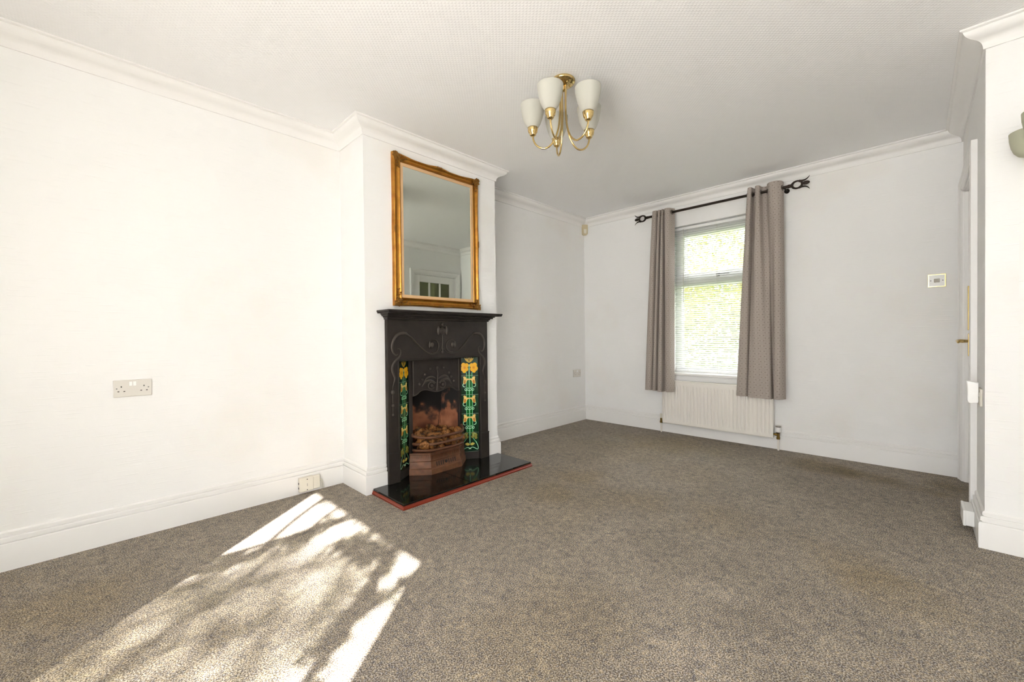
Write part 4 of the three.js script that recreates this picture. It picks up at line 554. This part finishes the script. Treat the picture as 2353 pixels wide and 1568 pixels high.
{ // garden seen through the blind
  const r = rng(400);
  const tree = (x, z, h, rad, y0, n, mat, label) => { const t = thing('garden_tree', label, 'tree', [x, -0.16, z]); mesh('trunk', taper([V(0, 0, 0), V(0.03, h * 0.3, 0.02), V(0, h * 0.8, 0)], (k) => 0.09 * (1 - k * 0.6), V(0, 0, 1), 1, 12, 8), M.bark, t); const p = []; while (p.length < n) { const a = V(r() * 2 - 1, r() * 2 - 1, r() * 2 - 1), l = a.length(); if (l > 1 || l < 0.35) continue; p.push(V(a.x * rad, y0 + (h - y0) * (0.5 + a.y * 0.5), a.z * rad)); } foliage(t, p, 0.1, mat, 500 + n); };
  tree(-1.6, -4.6, 3.4, 1.5, 0.6, 4800, M.leafA, 'yellow green tree in the garden beyond the blind');
  tree(0.3, -5.2, 3.8, 1.5, 0.7, 4600, M.leafB, 'darker green tree in the middle of the garden');
  tree(1.6, -4.4, 3.0, 1.2, 0.5, 3400, M.leafA, 'small yellow green tree nearest the window');
  const hd = thing('garden_hedge', 'low green hedge along the back of the garden', 'hedge', [-0.5, -0.16, -6.4]); const p = []; for (let i = 0; i < 9000; i++) p.push(V((r() - 0.5) * 9, r() * 2.3, (r() - 0.5) * 0.8)); foliage(hd, p, 0.14, M.leafB, 611);
}
{ // leafy shrub and branches outside the clear leaf of the patio door: it breaks the sun on the carpet
  const r = rng(700), K = 0.84, t = thing('patio_shrub', 'tall leafy shrub standing on the patio outside the door', 'shrub', [2.9, -0.12, 6.6]);
  const P1 = [[0.08, 3.19], [0.2, 3.2], [0.24, 3.4], [0.26, 3.56], [0.25, 3.63], [0.09, 3.82], [0.0, 3.8], [0, 3.19]], P2 = [[0.24, 3.24], [0.42, 3.22], [0.42, 3.37], [0.3, 3.56], [0.26, 3.42]], P3 = [[0.51, 3.23], [0.46, 3.23], [0.46, 3.31]], P4 = [[0.6, 3.23], [0.72, 3.23], [0.79, 3.24], [0.68, 3.36], [0.57, 3.5], [0.52, 3.4]], P5 = [[1.14, 3.21], [1.31, 3.2], [1.18, 3.42]], P6 = [[1.29, 3.36], [1.35, 3.68], [1.37, 4.3], [1.2, 4.3], [1.19, 3.75], [1.18, 3.61]], P7 = [[1.11, 3.71], [1.16, 3.78], [1.13, 4.3], [1.0, 4.3], [1.05, 3.83]];
  const pale = [[0.0, 5], [0.0, 4.0], [0.25, 3.76], [0.42, 3.5], [0.66, 3.42], [1.07, 3.34], [1.09, 3.51], [1.07, 3.66], [1.05, 3.77], [1.0, 4.0], [1.0, 5]];
  const inside = (u, z, P) => { let c = false; for (let i = 0, j = P.length - 1; i < P.length; j = i++) if ((P[i][1] > z) !== (P[j][1] > z) && u < ((P[j][0] - P[i][0]) * (z - P[i][1])) / (P[j][1] - P[i][1]) + P[i][0]) c = !c; return c; };
  const near = (u, z, P, m) => { if (inside(u, z, P)) return true; for (let i = 0, j = P.length - 1; i < P.length; j = i++) { const ax = P[j][0], az = P[j][1], bx = P[i][0] - ax, bz = P[i][1] - az, k = clamp(((u - ax) * bx + (z - az) * bz) / (bx * bx + bz * bz), 0, 1); if (Math.hypot(u - ax - bx * k, z - az - bz * k) < m) return true; } return false; };
  const big = [], n = 17000, lit = [P1, P2, P3, P4, P5, P6, P7], blob = [[0.82, 3.62, 0.1, 0.6], [1.05, 3.41, 0.05, 0.4], [0.45, 3.62, 0.05, 0.4]];
  for (let i = 0; i < n; i++) {
    const u = r() * 1.5 - 0.06, z = 3.21 + r() * 1.4; if (inside(u, z, pale) || lit.some((P) => near(u, z, P, 0.016))) continue;
    const zp = 5.76 + r() * 0.3, q = zp - z; big.push(V(u + 0.8 * (zp - 3.2) - 2.9, K * q + 0.12, zp - 6.6));
  }
  foliage(t, big, 0.042, M.leafB, 801);
  const far = []; for (let i = 0; i < 72 * 70; i++) {                // the crown of a tree farther off: its small gaps blur into an even half shade
    const u = ((i % 72) + r()) / 48 - 0.06, z = 3.15 + (Math.floor(i / 72) + r()) / 70 * 1.6; if (!inside(u, z, pale) || lit.some((P) => near(u, z, P, 0.05))) continue;
    let k = 0.66; for (const [bu_, bz, br, a] of blob) k *= 1 - a * (1 - sst(0.4, 1.3, Math.hypot(u - bu_, z - bz) / br)); if (r() > k) continue;
    const zp = 10.2 + r() * 1.6, q = zp - z; far.push(V(u + 0.8 * (zp - 3.2) - 7.2, K * q + 0.12, zp - 11));
  }
  const ft = thing('patio_tree', 'tree standing farther out beyond the patio', 'tree', [7.2, -0.12, 11]); foliage(ft, far, 0.075, M.leafB, 803); mesh('trunk', taper([V(1.6, 0, 1), V(1.3, 2.5, 0.8), V(0.6, 4.6, 0.2), V(0.2, 5.8, 0)], (k) => 0.12 * (1 - 0.8 * k), V(0, 0, 1), 1, 14, 8), M.bark, ft);
  const br = (a, b, w) => { const at = ([u, z], zp) => V(u + 0.8 * (zp - 3.2) - 2.9, K * (zp - z) + 0.12, zp - 6.6); const A = at(a, 5.8), B = at(b, 5.85); mesh('branch', taper([A, A.clone().lerp(B, 0.5).add(V(0, 0, 0.03)), B], w, V(0, 0, 1), 1, 10, 8), M.bark, t); };
  br([0.21, 3.1], [0.285, 3.7], 0.014); br([0.45, 3.1], [0.42, 3.4], 0.013); br([0.02, 3.88], [0.5, 3.33], 0.012); br([0.5, 3.4], [0.62, 3.2], 0.01); br([1.1, 3.15], [1.2, 4.2], 0.02);
  mesh('stem', taper([V(-0.3, 0, 0.1), V(-0.1, 0.9, 0.05), V(0.1, 1.6, 0), V(0.2, 2.4, 0)], (k) => 0.035 * (1 - 0.7 * k), V(0, 0, 1), 1, 14, 8), M.bark, t);
}
renderer.render(scene, camera);
